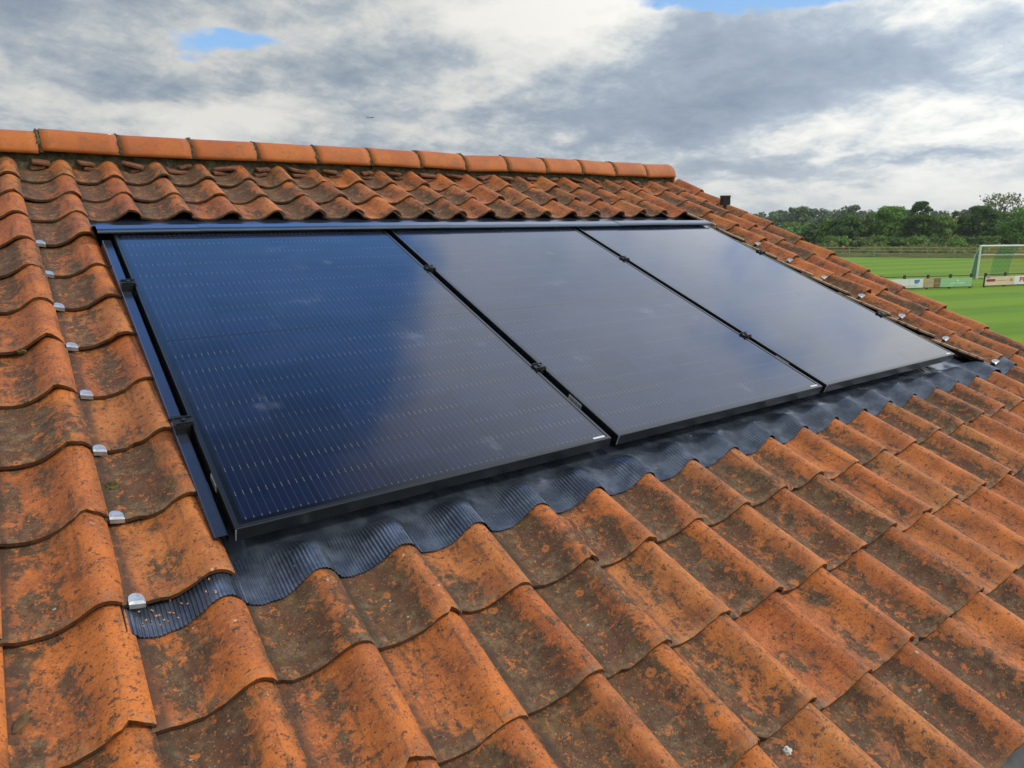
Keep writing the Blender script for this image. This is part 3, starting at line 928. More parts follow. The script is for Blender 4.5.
# crumbs of cut tile on the flashing
bm = bmesh.new()
for i in range(46):
    u = rnd.uniform(-.22, -.07) if i < 26 else rnd.uniform(.1, 3.3)
    v = rnd.uniform(-.135, -.07) if i < 26 else rnd.uniform(-.12, .0)
    s = rnd.uniform(.0008, .0022)
    if i < 26: w = W0 + hprof(u) + .012
    else: w = W0 + .012 + max(0, hprof(u)) * min(1, max(0, -v / .09))
    m4 = T(u, v, w + s * .6) @ Matrix.Rotation(rnd.uniform(0, 3), 4, 'Z') @ Matrix.Rotation(rnd.uniform(0, 3), 4, 'X')
    box(bm, -s, -s * .7, -s * .5, s, s * .7, s * .5, 0, m4)
tag(obj('tile_crumbs', bm, M_CHIP, None, ROOF), 'orange crumbs of cut tile scattered on the dark flashing', 'crumbs', None, 'stuff')

# ------------------------------------------------------------------ the ground
dirb = Vector((.952, -.305, 0)).normalized()       # direction of the pitch side, along the boards
ang = math.atan2(dirb.y, dirb.x)
def grass_mat():
    t = N('mown_grass')
    geo = t.n('ShaderNodeNewGeometry').outputs['Position']
    x, y, z = t.sep(geo)
    along = t.math('ADD', t.math('MULTIPLY', x, dirb.x), t.math('MULTIPLY', y, dirb.y))
    across = t.math('SUBTRACT', t.math('MULTIPLY', y, dirb.x), t.math('MULTIPLY', x, dirb.y))
    st = t.comb(t.math('MULTIPLY', along, .05), t.math('MULTIPLY', across, 1.0), 0.0)
    band = t.math('SINE', t.math('MULTIPLY', across, 2 * math.pi / 5.2))
    n1 = t.noise(st, 1.3, 4, .6)
    n2 = t.noise(geo, .12, 4)
    n3 = t.noise(geo, 1.4, 6, .65)
    f = t.math('ADD', t.math('MULTIPLY', t.ss(band, -.5, .5), .18), t.math('ADD', t.math('MULTIPLY', n1, .5), t.math('MULTIPLY', n2, .35)))
    a = t.mix(t.ss(f, .3, .75), (0.086, 0.180, 0.004), (0.138, 0.246, 0.006))
    a = t.mix(t.math('MULTIPLY', t.ss(n3, .5, .7), .4), a, (0.17, 0.235, 0.03))
    a = t.mix(t.math('MULTIPLY', t.ss(t.noise(geo, .28, 5, .6), .55, .68), .35), a, (0.16, 0.20, 0.035))
    return t.pbr(a, .9, 0, t.bump(t.noise(geo, 9, 5, .7), .6, .05), spec=.2)
M_GRASS = grass_mat()
gr = pyobj('ground', [(-1500, -1500, 0), (1500, -1500, 0), (1500, 1500, 0), (-1500, 1500, 0)], [(0, 1, 2, 3)], M_GRASS)
tag(gr, kind='structure')
# rough strip beyond the pitch
def rough_mat():
    t = N('rough_grass')
    geo = t.n('ShaderNodeNewGeometry').outputs['Position']
    n = t.noise(geo, .35, 6, .65)
    a = t.ramp(n, [(.3, (0.035, 0.055, 0.012)), (.5, (0.075, 0.10, 0.02)), (.62, (0.13, 0.125, 0.035)), (.75, (0.17, 0.15, 0.05))])
    return t.pbr(a, .95, 0, t.bump(t.noise(geo, 2.5, 5, .7), 1, .3), spec=.1)
M_ROUGH = rough_mat()
FA, FB = gpt(838, 256.5), gpt(1004, 258.0)
fd = (FB - FA).normalized(); fn = Vector((-fd.y, fd.x, 0))
if fn.dot(Vector((FA.x, FA.y, 0)) - Vector((CW.x, CW.y, 0))) < 0: fn = -fn
def strip(p, d, n, a0, a1, b0, b1, z):
    return [tuple(p + d * a + n * b + Vector((0, 0, z - p.z))) for a, b in ((a0, b0), (a1, b0), (a1, b1), (a0, b1))]
q = pyobj('field_margin', strip(FA, fd, fn, -150, 150, -1.5, 400, .006), [(0, 1, 2, 3)], M_ROUGH)
tag(q, kind='structure')

# ------------------------------------------------------------------ football goal
M_NETG = simple('green_net_cord', (0.03, 0.22, 0.08), .8)
M_NETY = simple('amber_net_cord', (0.42, 0.33, 0.09), .8)
gp = gpt(976.5, 278.8); gp.z = 0
gd = Vector((.75, -.66, 0)).normalized(); gnv = Vector((-gd.y, gd.x, 0))
if gnv.dot(gp - CW) < 0: gnv = -gnv
GM = Matrix(((gd.x, gnv.x, 0, gp.x), (gd.y, gnv.y, 0, gp.y), (0, 0, 1, 0), (0, 0, 0, 1)))
goal = empty('football_goal', GM, 'white football goal with green and amber net on the field', 'goal')
GW, GH, GD = 7.32, 2.5, 0.95
BY, BZ = .62, .72
for x in (0, GW):
    bm = bmesh.new(); tube(bm, (x, 0, 0), (x, 0, GH + .06), .068, seg=16); obj('goalpost', bm, M_WHITE, goal)
bm = bmesh.new(); tube(bm, (-.06, 0, GH), (GW + .06, 0, GH), .068, seg=16); obj('crossbar', bm, M_WHITE, goal)
for x in (0.0, GW):
    bm = bmesh.new(); tube(bm, (x, .05, GH * .98), (x, BY, GH * BZ), .035); tube(bm, (x, BY, GH * BZ), (x + (.0), GD, .04), .05); obj('net_support', bm, M_WHITE, goal)
bm = bmesh.new(); tube(bm, (0, BY, GH * BZ), (GW, BY, GH * BZ), .055, seg=12); obj('back_bar', bm, M_WHITE, goal)
bm = bmesh.new(); tube(bm, (0, GD, .04), (GW, GD, .04), .045, seg=12); obj('ground_bar', bm, M_WHITE, goal)
bands = [(0.02, .45, 1), (.45, 1.45, 0), (1.45, 2.75, 1), (2.75, 4.4, 0), (4.4, 5.8, 1), (5.8, 7.30, 0)]
def netpt(x, s):                         # s along: from crossbar, to the back bar, to the ground
    if s < .35:
        f = s / .35; return (x, .05 + (BY - .05) * f, GH * (.98 - (.98 - BZ) * f) - .05 * math.sin(math.pi * f))
    f = (s - .35) / .65; return (x, BY + (GD - .03 - BY) * f + .10 * math.sin(math.pi * f), GH * BZ * (1 - f) + .05)
def cord(bm, pts, r=.011):
    for a, b in zip(pts, pts[1:]): tube(bm, a, b, r, seg=3, caps=False)
for (x0, x1, g_) in bands:
    bm = bmesh.new()
    n = max(2, int((x1 - x0) / .10))
    for i in range(n + 1):
        x = x0 + (x1 - x0) * i / n
        cord(bm, [netpt(x, s / 10) for s in range(11)], .013 if g_ else .008)
    for s in range(1, 34):
        cord(bm, [netpt(x0, s / 34), netpt(x1, s / 34)], .013 if g_ else .008)
    obj('net_panel', bm, M_NETG if g_ else M_NETY, goal)
for x in (0.0, GW):
    bm = bmesh.new()
    for i in range(15):
        f = i / 15
        y = .05 + (GD - .1) * f
        top = netpt(x, .35 * (y - .05) / (BY - .05))[2] if y < BY else GH * BZ * (1 - (y - BY) / (GD - BY))
        cord(bm, [(x, y, .03), (x, y, max(.05, top))])
        z = GH * .95 * f
        yend = BY * (1 - (z / GH - BZ) / (1 - BZ)) if z > GH * BZ else BY + (GD - BY) * (1 - z / (GH * BZ))
        cord(bm, [(x, .05, z + .03), (x, yend, z + .03)])
    obj('side_net', bm, M_NETG, goal)

# ------------------------------------------------------------------ rails and advertising boards by the pitch
M_BW = simple('white_board', (0.72, 0.75, 0.76), .5, 0, 2, .06)
M_BT = simple('tan_board', (0.46, 0.36, 0.22), .6, 0, 2, .12)
M_BB = simple('brown_board', (0.22, 0.145, 0.075), .7, 0, 4, .2)
M_BG = simple('green_board', (0.30, 0.55, 0.30), .5, 0, 2, .06)
M_BC = simple('cream_board', (0.68, 0.55, 0.40), .5, 0, 2, .06)
M_PB = simple('blue_print', (0.05, 0.25, 0.62), .5)
M_PG = simple('grey_print', (0.45, 0.50, 0.54), .5)
M_PR = simple('dark_red_print', (0.22, 0.03, 0.045), .5)
M_PR2 = simple('red_print', (0.62, 0.08, 0.05), .5)
M_PW = simple('white_print', (0.78, 0.82, 0.76), .5)
M_PO = simple('tan_print', (0.46, 0.25, 0.12), .5)
def xon(m4, mi, x, L):
    # distance along the rail of the picture column x
    lo, hi = -3.0, L + 3
    for _ in range(40):
        mid = (lo + hi) / 2
        if px(m4 @ Vector((mid, -.03, .5)))[0] < x: lo = mid
        else: hi = mid
    return lo
def rail_line(x0, y0, x1, y1, label, cols, ext0=0.0, ext1=0.0):
    a, b = gpt(x0, y0), gpt(x1, y1)
    a.z = b.z = 0
    d = (b - a).normalized()
    a = a - d * ext0; b = b + d * ext1
    L = (b - a).length
    n = Vector((-d.y, d.x, 0))
    if n.dot(a - CW) > 0: n = -n                   # n points to the viewer
    m4 = Matrix(((d.x, -n.x, 0, a.x), (d.y, -n.y, 0, a.y), (0, 0, 1, 0), (0, 0, 0, 1)))
    root = empty('spectator_rail', m4, label, 'rail fence')
    xs = [xon(m4, None, c, L) for c in cols]
    st = xs[1] - xs[0]
    xs = [xs[0] - st * q for q in range(4, 0, -1) if xs[0] - st * q > -.2] + xs + [xs[-1] + st * q for q in range(1, 7) if xs[-1] + st * q < L + .2]
    for x in xs:
        bm = bmesh.new()
        box(bm, x - .07, .0, 0, x + .07, .12, .95, .01)
        obj('post', bm, M_TIMBER, root)
    bm = bmesh.new(); tube(bm, (-.1, .05, .84), (L + .1, .05, .84), .03); obj('rail', bm, M_TIMBER, root)
    bm = bmesh.new(); box(bm, -.1, .02, .06, L + .1, .08, .12); obj('lower_rail', bm, M_TIMBER, root)
    return m4, L
MA, LA = rail_line(885, 290.3, 971.5, 287.9, 'dark timber rail carrying the white, tan, brown and green boards', [905, 928.5, 951, 971.8], ext0=7.0)
MB_, LB = rail_line(986, 287.2, 1024, 285.6, 'dark timber rail carrying the cream and white boards by the goal', [986.3, 1006, 1027], ext1=14.0)
MAi, MBi = MA.inverted(), MB_.inverted()
def board(m4, mi, L, xa, xb, mat, label, marks=(), z0=.11, z1=.70):
    a = xon(m4, mi, xa, L) if xa is not None else 0
    b = xon(m4, mi, xb, L)
    a += .01; b -= .01
    o = bmesh.new(); box(o, 0, -.03, 0, b - a, -.004, z1 - z0, .004)
    root = empty('advert_board', m4 @ T(a, 0, z0), label, 'sign board', 'advertising boards on the pitch rail')
    obj('board_panel', o, mat, root)
    W_, H_ = b - a, z1 - z0
    for (nm, mm, rects) in marks:
        bm = bmesh.new()
        for (fx, fz, fx2, fz2) in rects:
            box(bm, fx * W_, -.0365, fz * H_, fx2 * W_, -.0305, fz2 * H_)
        obj(nm, bm, mm, root)
def scribble(x0, x1, z0, z1, n, seed):
    rr = random.Random(seed); out = []
    x = x0
    st = (x1 - x0) / n
    for i in range(n):
        if rr.random() < .12: x += st; continue
        w = st * rr.uniform(.35, .75)
        out.append((x, z0, x + w * .35, z1 if rr.random() < .3 else z0 + (z1 - z0) * .7))
        out.append((x + w * .35, z0 + (z1 - z0) * rr.uniform(0, .5), x + w, z0 + (z1 - z0) * .68))
        x += st
    return out
board(MA, MAi, LA, 861, 891, M_BW, 'white advertising board half hidden behind the roof tiles')
board(MA, MAi, LA, 891, 923.6, M_BW, 'white advertising board with a blue emblem and a line of faint lettering',
      [('emblem', M_PB, [(.72, .55, .80, .90), (.79, .48, .84, .86), (.83, .62, .88, .92), (.74, .45, .78, .58)]), ('lettering', M_PG, scribble(.33, .87, .14, .32, 18, 3))])
board(MA, MAi, LA, 923.6, 934, M_BT, 'tan advertising board between the white and brown boards', [('lettering', M_BB, scribble(.15, .8, .48, .56, 8, 5))])
board(MA, MAi, LA, 934, 940.5, M_BB, 'brown advertising board, narrowest on its rail', [('lettering', M_BT, scribble(.15, .85, .35, .6, 5, 6))])
board(MA, MAi, LA, 940.5, 972.3, M_BG, 'pale green advertising board at the end of its rail', [('emblem', M_PW, [(.52, .62, .56, .80)]), ('lettering', M_PW, [(.32, .36, .78, .385)] + scribble(.32, .78, .38, .50, 14, 9))])
board(MB_, MBi, LB, 985.3, 1014.5, M_BC, 'cream advertising board with a dark red logo near the goal',
      [('logo', M_PR, [(.06, .44, .34, .72), (.03, .5, .08, .66)]), ('lettering', M_PO, [(.38, .49, .74, .515)] + scribble(.38, .74, .5, .62, 10, 12)), ('emblem', M_PO, [(.84, .42, .95, .62), (.86, .60, .93, .78)]), ('blue_mark', M_PB, [(.04, .84, .15, .97)])])
board(MB_, MBi, LB, 1014.5, 1046, M_BW, 'white advertising board with big red lettering beside the cream board',
      [('letter', M_PR2, [(.16, .30, .20, .84), (.199, .66, .271, .84), (.27, .30, .31, .80), (.199, .48, .271, .58)]), ('letter', M_PR2, [(.35, .32, .391, .66), (.39, .54, .45, .66)]), ('letter', M_PR2, [(.48, .32, .521, .64), (.52, .32, .561, .42), (.56, .32, .60, .66)]), ('letter', M_PR2, [(.64, .32, .68, .90)]), ('letter', M_PR2, [(.72, .32, .751, .66), (.75, .32, .82, .42)])])

# ------------------------------------------------------------------ field fence far across the pitch
m4 = Matrix(((fd.x, fn.x, 0, FA.x), (fd.y, fn.y, 0, FA.y), (0, 0, 1, 0), (0, 0, 0, 1)))
ff = empty('field_fence', m4, 'long timber post and rail fence across the far side of the field', 'fence')
for z in (.45, .82, 1.18):
    bm = bmesh.new(); box(bm, -40, -.03, z - .055, 70, .01, z + .055); obj('rail', bm, M_RAILW, ff)
for i in range(38):
    bm = bmesh.new(); x = -40 + i * 2.95
    box(bm, x - .07, .012, 0, x + .07, .13, 1.32 if i % 5 else 1.6, .01); obj('post', bm, M_RAILW, ff)

# ------------------------------------------------------------------ vegetation
def leaf_mat(name, dark, lite, lite2):
    t = N(name)
    at = t.n('ShaderNodeAttribute', attribute_name='leaf')
    x, y, z = t.sep(at.outputs['Vector'])
    a = t.mix(x, dark, lite)
    a = t.mix(t.math('MULTIPLY', t.ss(y, .55, 1.0), .7), a, lite2)
    b = t.n('ShaderNodeBsdfPrincipled'); t.put(b.inputs['Base Color'], a); b.inputs['Roughness'].default_value = .7
    b.inputs['Specular IOR Level'].default_value = .25
    tr = t.n('ShaderNodeBsdfTranslucent'); t.l(a, tr.inputs[0])
    mx = t.n('ShaderNodeMixShader'); mx.inputs[0].default_value = .22
    t.l(b.outputs[0], mx.inputs[1]); t.l(tr.outputs[0], mx.inputs[2])
    o = t.n('ShaderNodeOutputMaterial'); t.l(mx.outputs[0], o.inputs[0])
    return t.m
L_DARK = leaf_mat('dark_foliage', (0.055, 0.114, 0.040), (0.112, 0.202, 0.055), (0.187, 0.284, 0.070))
L_MID = leaf_mat('mid_foliage', (0.090, 0.175, 0.048), (0.185, 0.325, 0.067), (0.289, 0.412, 0.091))
L_LITE = leaf_mat('light_foliage', (0.096, 0.197, 0.042), (0.183, 0.351, 0.067), (0.269, 0.413, 0.087))
L_OLIVE = leaf_mat('olive_foliage', (0.092, 0.132, 0.040), (0.187, 0.238, 0.067), (0.309, 0.322, 0.099))
L_HAZED = leaf_mat('haze_tinted_foliage', (0.100, 0.157, 0.091), (0.173, 0.246, 0.128), (0.218, 0.295, 0.155))  # distance haze painted into the leaf colour as a paler green
M_BARK = simple('bark', (0.09, 0.07, 0.05), .9, 0, 5, .4)
def leaves(V, F, A, centre, rad, n, size, rr, shell=.45):
    bright = rr.random()
    for _ in range(n):
        while True:
            d = Vector((rr.gauss(0, 1), rr.gauss(0, 1), rr.gauss(0, 1)))
            if d.length > .01: break
        d.normalize()
        r_ = (shell + (1 - shell) * rr.random() ** .6)
        p = centre + Vector((d.x * rad[0], d.y * rad[1], d.z * rad[2])) * r_
        nrm = (d + Vector((rr.gauss(0, .6), rr.gauss(0, .6), rr.gauss(0, .6) + .25))).normalized()
        a = nrm.orthogonal().normalized(); b = nrm.cross(a)
        th = rr.uniform(0, 6.28)
        a, b = a * math.cos(th) + b * math.sin(th), b * math.cos(th) - a * math.sin(th)
        s = size * rr.uniform(.6, 1.35)
        i = len(V)
        bend = nrm * s * .25
        V += [p - a * s, p + b * s * .55 + bend, p + a * s, p - b * s * .55 + bend]
        F.append((i, i + 1, i + 2, i + 3))
        x = rr.random() * .6 + bright * .4; y = rr.random()
        A += [(x, y, 0)] * 4
def foliage(name, V, F, A, mat, parent):
    o = pyobj(name, [tuple(v) for v in V], F, mat, parent)
    o.data.attributes.new('leaf', 'FLOAT_VECTOR', 'POINT').data.foreach_set('vector', [c for a in A for c in a])
    return o
def tree(xc, ytop, wpx, depth, mat, label, seed, style='round', base_drop=0.0, nclump=30, nleaf=95, group=None, name='broadleaf_tree'):
    rr = random.Random(seed)
    top = at_depth(xc, ytop, depth)
    H = top.z
    Wd = wpx * depth / FPX * math.sqrt(1 + 0) / 2
    base = Vector((top.x, top.y, 0))
    root = empty(name, T(*base), label, 'tree', group)
    V, F, A = [], [], []
    zc0 = H * (.14 if style != 'sparse' else .35)
    limbs = []
    for i in range(nclump):
        f = rr.random()
        z = zc0 + (H - zc0) * (f ** .85)
        t_ = (z - zc0) / (H - zc0)
        if style == 'tall': pr = (1 - abs(t_ - .42) / .62) ** .7 if abs(t_ - .42) < .62 else 0
        elif style == 'sparse': pr = math.sqrt(max(0, 1 - ((t_ - .55) / .5) ** 2))
        else: pr = math.sqrt(max(0.0, 1 - ((t_ - .38) / .64) ** 2))
        pr = max(.18, pr)
        a = rr.uniform(0, 6.283)
        rad = Wd * pr * rr.uniform(.45, .92)
        cs = Wd * rr.uniform(.20, .40) * (.62 if style == 'sparse' else 1)
        c = Vector((math.cos(a) * rad, math.sin(a) * rad, min(z, H - cs * .62)))
        leaves(V, F, A, c, (cs, cs, cs * .72), nleaf, max(.16, .0021 * depth) * (.75 if style == 'sparse' else 1), rr, .25)
        limbs.append(c)
    # a denser inner core so the crown is not hollow
    if style != 'sparse':
        leaves(V, F, A, Vector((0, 0, H * .45)), (Wd * .72, Wd * .72, H * .36), int(nclump * nleaf * .22), .0034 * depth, rr, .3)
    foliage('crown', V, F, A, mat, root)
    bm = bmesh.new()
    tr_ = max(.12, H * .028)
    pts = [Vector((0, 0, -.05)), Vector((rr.uniform(-.1, .1), rr.uniform(-.1, .1), H * .3)), Vector((rr.uniform(-.3, .3), rr.uniform(-.3, .3), H * .62)), Vector((rr.uniform(-.3, .3), rr.uniform(-.3, .3), H * .9))]
    rs = [tr_ * 1.25, tr_ * .85, tr_ * .5, tr_ * .12]
    for i in range(3): tube(bm, pts[i], pts[i + 1], rs[i], rs[i + 1], 9)
    for c in limbs[:10 if style != 'sparse' else 22]:
        s = pts[1].lerp(pts[2], rr.random())
        s = s + Vector((0, 0, max(-H * .2, min(0, (c.z - s.z) - H * .05))))
        tube(bm, s, c, tr_ * .32, tr_ * .07, 6)
    obj('trunk', bm, M_BARK, root)
G = 'trees in a row beyond the field'
tree(846, 212.5, 38, 122, L_DARK, 'dark dense rounded tree, leftmost large one in the row beyond the field', 11, group=G)
tree(829, 219, 24, 124, L_MID, 'mid green bushy tree left of the dark dense tree, just above the roof edge', 12, group=G)
tree(812, 224, 26, 130, L_DARK, 'small dark tree in the gap nearest the roof edge, low in the row', 13, group=G)
tree(869, 213, 28, 126, L_OLIVE, 'olive brown tree between the dark dense tree and the broad yellowish one', 14, group=G)
tree(889, 206.5, 38, 122, L_LITE, 'broad yellowish green tree with a rounded top, third large one along the row', 15, group=G)
tree(905, 216, 24, 128, L_DARK, 'dark shrubby tree tucked beneath the tall pointed tree', 16, group=G)
tree(921.5, 201.5, 28, 120, L_DARK, 'tall pointed dark tree that stands above its neighbours', 17, 'tall', group=G, nclump=34)
tree(941, 215.5, 32, 120, L_MID, 'pale rounded tree right of the tall pointed tree', 18, group=G)
tree(960, 211, 30, 124, L_OLIVE, 'dull olive tree behind the goal, left of the darkest one', 19, group=G)
tree(983, 206, 38, 120, L_DARK, 'very dark broad tree right behind the goal frame', 20, group=G)
tree(1008, 212, 34, 122, L_MID, 'mid green tree in front of the sparse tall tree', 21, group=G)
tree(1004, 193, 46, 128, L_OLIVE, 'sparse tall tree with thin leaves against the sky', 22, 'sparse', group=G, nclump=120, nleaf=13)
tree(1028, 208, 44, 112, L_LITE, 'bright green tree cut off by the right border of the picture', 23, group=G)
tree(1064, 203, 46, 118, L_DARK, 'dark tree outside the right border of the picture', 24, group=G)
tree(1105, 205, 46, 118, L_MID, 'mid green tree far outside the right border of the picture', 25, group=G)
GF = 'paler trees on the rise in the distance'
far = [(752, 214, 26, 'distant pale tree at the left end, right above the roof verge'), (768, 212, 26, 'distant pale tree, second from the roof verge'), (784, 210.5, 26, 'distant pale tree, third from the roof verge'),
       (801, 207, 28, 'distant pale tree with the highest left hand top, fourth from the roof verge'), (818, 209, 26, 'distant pale tree, fifth from the roof verge'), (835, 209.5, 28, 'distant pale tree behind the leftmost dark dense tree, on its left'),
       (856, 205.5, 32, 'distant pale domed tree just above the dark dense tree'), (906, 209.5, 26, 'distant pale tree in the notch left of the tall pointed tree'), (938, 211, 24, 'distant pale tree in the notch right of the tall pointed tree'), (968, 210, 26, 'distant pale tree peeping over the olive tree')]
for i, (x, y, w, lab) in enumerate(far):
    tree(x, y, w * 1.15, 250 + (i % 3) * 14, L_HAZED, lab, 60 + i, nclump=22, nleaf=70, group=GF)
# low trees closing the distance between them
bush = [(770, 226, 40, 200, L_HAZED), (795, 222, 40, 190, L_MID), (815, 229, 36, 160, L_MID), (783, 232, 36, 165, L_DARK)]
labs = ['low hazy bush mass behind the roof verge, on the left', 'rounded green thicket below the highest distant tree', 'green thicket beside the small dark tree nearest the roof edge', 'low dark thicket just above the roof edge']
for i, (x, y, w, d, m) in enumerate(bush):
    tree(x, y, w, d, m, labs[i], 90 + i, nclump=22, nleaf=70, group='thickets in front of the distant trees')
under = [(838, 236, 30, L_MID), (862, 237, 30, L_OLIVE), (880, 236, 26, L_MID), (900, 237, 26, L_DARK), (917, 236, 28, L_MID), (935, 237, 26, L_DARK), (952, 236, 26, L_OLIVE), (970, 237, 26, L_DARK), (990, 236, 28, L_MID), (1012, 236, 30, L_DARK)]
ulab = ['beneath the dark dense tree on the left', 'beneath the olive brown tree', 'beneath the broad yellowish green tree', 'left of the foot of the tall pointed tree', 'at the foot of the tall pointed tree', 'at the foot of the pale rounded tree', 'beneath the dull olive tree', 'left of the darkest tree behind the goal', 'right behind the goal frame', 'near the right border behind the net']
for i, (x, y, w, m) in enumerate(under):
    tree(x, y, w, 117, m, 'low bushy undergrowth ' + ulab[i], 130 + i, nclump=16, nleaf=60, group='undergrowth along the foot of the trees', name='undergrowth_bush')
# overgrown hedge between the fence and the trees
V, F, A = [], [], []
rr = random.Random(5)
for i in range(230):
    a = rr.uniform(-34, 66); b = rr.uniform(9, 26)
    h = rr.uniform(.5, 1.25) * (1.25 if b > 18 else .8)
    p = FA + fd * a + fn * b
    s = rr.uniform(.9, 1.9)
    leaves(V, F, A, Vector((p.x, p.y, h * .5)), (s, s, h * .62), 60, .24, rr, .3)
hd = foliage('hedge', V, F, A, L_OLIVE, None)
tag(hd, 'low overgrown olive hedge running behind the timber field fence', 'hedge')
V, F, A = [], [], []
sb = at_depth(955.5, 247, 106)
for i in range(12):
    leaves(V, F, A, Vector((sb.x + rr.uniform(-1.2, 1.2), sb.y + rr.uniform(-1.2, 1.2), rr.uniform(.5, 1.3))), (.8, .8, .6), 70, .2, rr, .3)
tag(foliage('shrub', V, F, A, L_LITE, None), 'bright green rounded shrub in the hedge left of the goal', 'shrub')

# small orange marker disc at the far side
mk = at_depth(843, 247.5, 100)
mr = empty('marker_post', T(mk.x, mk.y, 0), 'small orange marker far across the field above the fence', 'marker')
bm = bmesh.new(); tube(bm, (0, 0, 0), (0, 0, mk.z), .04); obj('pole', bm, M_RAILW, mr)
M_ORG = simple('orange_paint', (0.62, 0.16, 0.05), .6)
bm = bmesh.new(); bmesh.ops.create_uvsphere(bm, u_segments=14, v_segments=10, radius=.22, matrix=T(0, 0, mk.z)); obj('ball', bm, M_ORG, mr, None, True)

# ------------------------------------------------------------------ air
t = N('haze_air')
pv = t.n('ShaderNodeVolumePrincipled')
pv.inputs['Color'].default_value = (.93, .96, 1.0, 1); pv.inputs['Density'].default_value = .00019
t.l(pv.outputs[0], t.n('ShaderNodeOutputMaterial').inputs['Volume'])
bm = bmesh.new(); box(bm, -1550, -1550, -1.0, 1550, 1550, 30)
tag(obj('haze', bm, t.m), kind='stuff')
# bird high over the ridge
bp = at_depth(370, 118, 70)
bm = bmesh.new()
tube(bm, (-.16, 0, 0), (.12, 0, .02), .05, .02, 8)
for s in (-1, 1):
    vs = [bm.verts.new(c) for c in ((-.08, 0, .01), (.07, 0, .02), (.02, s * .22, .11), (-.05, s * .42, .05), (-.10, s * .2, .09))]
    bm.faces.new(vs if s > 0 else vs[::-1])
br = obj('bird', bm, M_BLACK, None, T(*bp) @ Matrix.Rotation(R(60), 4, 'Z'))
br.modifiers.new('thick', 'SOLIDIFY').thickness = .02
tag(br, 'tiny dark bird flying in the grey sky above the ridge', 'bird')

# ------------------------------------------------------------------ sky and sun
SUN_EL, SUN_AZ = R(40), R(128)          # azimuth from +Y towards +X: behind the viewer, to the right
w = bpy.data.worlds.new('World'); S.world = w
w.use_nodes = True
t = N('sky', w)
sky = t.n('ShaderNodeTexSky', sky_type='NISHITA')
sky.sun_disc = False; sky.sun_elevation = SUN_EL; sky.sun_rotation = SUN_AZ
D = t.n('ShaderNodeTexCoord').outputs['Generated']
dx, dy, dz = t.sep(D)
zz = t.math('ADD', t.math('MAXIMUM', dz, 0.0), .30)
plane = t.comb(t.math('DIVIDE', dx, zz), t.math('DIVIDE', dy, zz), 0.0)
# compass coordinates of the part of the sky ahead
hf_ = Vector((cf.x, cf.y, 0)).normalized(); hr_ = Vector((hf_.y, -hf_.x, 0))
fw = t.math('MAXIMUM', t.vm('DOT_PRODUCT', D, tuple(hf_)), .02)
ahead = t.ss(t.vm('DOT_PRODUCT', D, tuple(hf_)), .0, .25)
sx = t.math('DIVIDE', t.vm('DOT_PRODUCT', D, tuple(hr_)), fw)
se = t.math('DIVIDE', dz, fw)
def sky_se(x, y):
    d = ray(x, y); f = d.dot(hf_)
    return d.dot(hr_) / f, d.z / f
wv = t.noise(plane, 1.1, 5, .6, out=1)
wx, wy, wz = t.sep(wv)
wx = t.math('SUBTRACT', wx, .5); wy = t.math('SUBTRACT', wy, .5)
fine = t.noise(plane, 3.2, 6, .62, out=1)
fx_, fy_, fz_ = t.sep(fine)
fx_ = t.math('SUBTRACT', fx_, .5); fy_ = t.math('SUBTRACT', fy_, .5)
jx = t.math('ADD', t.math('MULTIPLY', wx, .34), t.math('MULTIPLY', fx_, .16))
jy = t.math('ADD', t.math('MULTIPLY', wy, .14), t.math('MULTIPLY', fy_, .085))
sxj = t.math('ADD', sx, jx); sej = t.math('ADD', se, jy)
def blob(x, y, rx, ry, amp, hard=0.0):
    s0, e0 = sky_se(x, y)
    k = 1.12 / FPX
    a = t.math('DIVIDE', t.math('SUBTRACT', sxj, s0), rx * k); b = t.math('DIVIDE', t.math('SUBTRACT', sej, e0), ry * k)
    r2_ = t.math('ADD', t.math('MULTIPLY', a, a), t.math('MULTIPLY', b, b))
    g_ = t.math('EXPONENT', t.math('MULTIPLY', r2_, -1.0)) if not hard else t.ss(r2_, 1 + hard, 1 - hard)
    return t.math('MULTIPLY', t.math('MULTIPLY', g_, ahead), amp)
cl = t.noise(plane, .85, 9, .6, .25)
cl2 = t.noise(plane, 2.7, 8, .62, .2)
den = t.math('ADD', t.math('MULTIPLY', t.math('SUBTRACT', cl, .5), 1.15), t.math('MULTIPLY', t.math('SUBTRACT', cl2, .5), 1.25))
cl3 = t.noise(plane, 8.0, 7, .66, .3)
den = t.math('ADD', den, t.math('MULTIPLY', t.math('SUBTRACT', cl3, .5), .80))
den = t.math('ADD', den, .29)
for args in ((690, 78, 150, 46, .40), (900, 45, 190, 40, .46), (560, 120, 150, 30, .25), (800, 110, 130, 30, .22), (70, 72, 150, 22, .12), (270, 70, 110, 16, .12), (395, 62, 60, 14, .25), (420, 100, 60, 14, .20), (760, 170, 110, 9, .34), (890, 163, 40, 6, .34), (985, 160, 45, 7, .34), (40, 10, 160, 14, .16),
             (555, 38, 80, 28, -.24), (455, 80, 60, 18, -.30), (230, 102, 110, 14, -.30), (960, 122, 110, 22, -.10), (850, 197, 240, 16, -.14), (500, 20, 60, 20, -.2), (620, 10, 60, 14, -.25), (100, 112, 150, 10, -.15), (190, 60, 50, 8, -.25)):
    den = t.math('ADD', den, blob(*args))
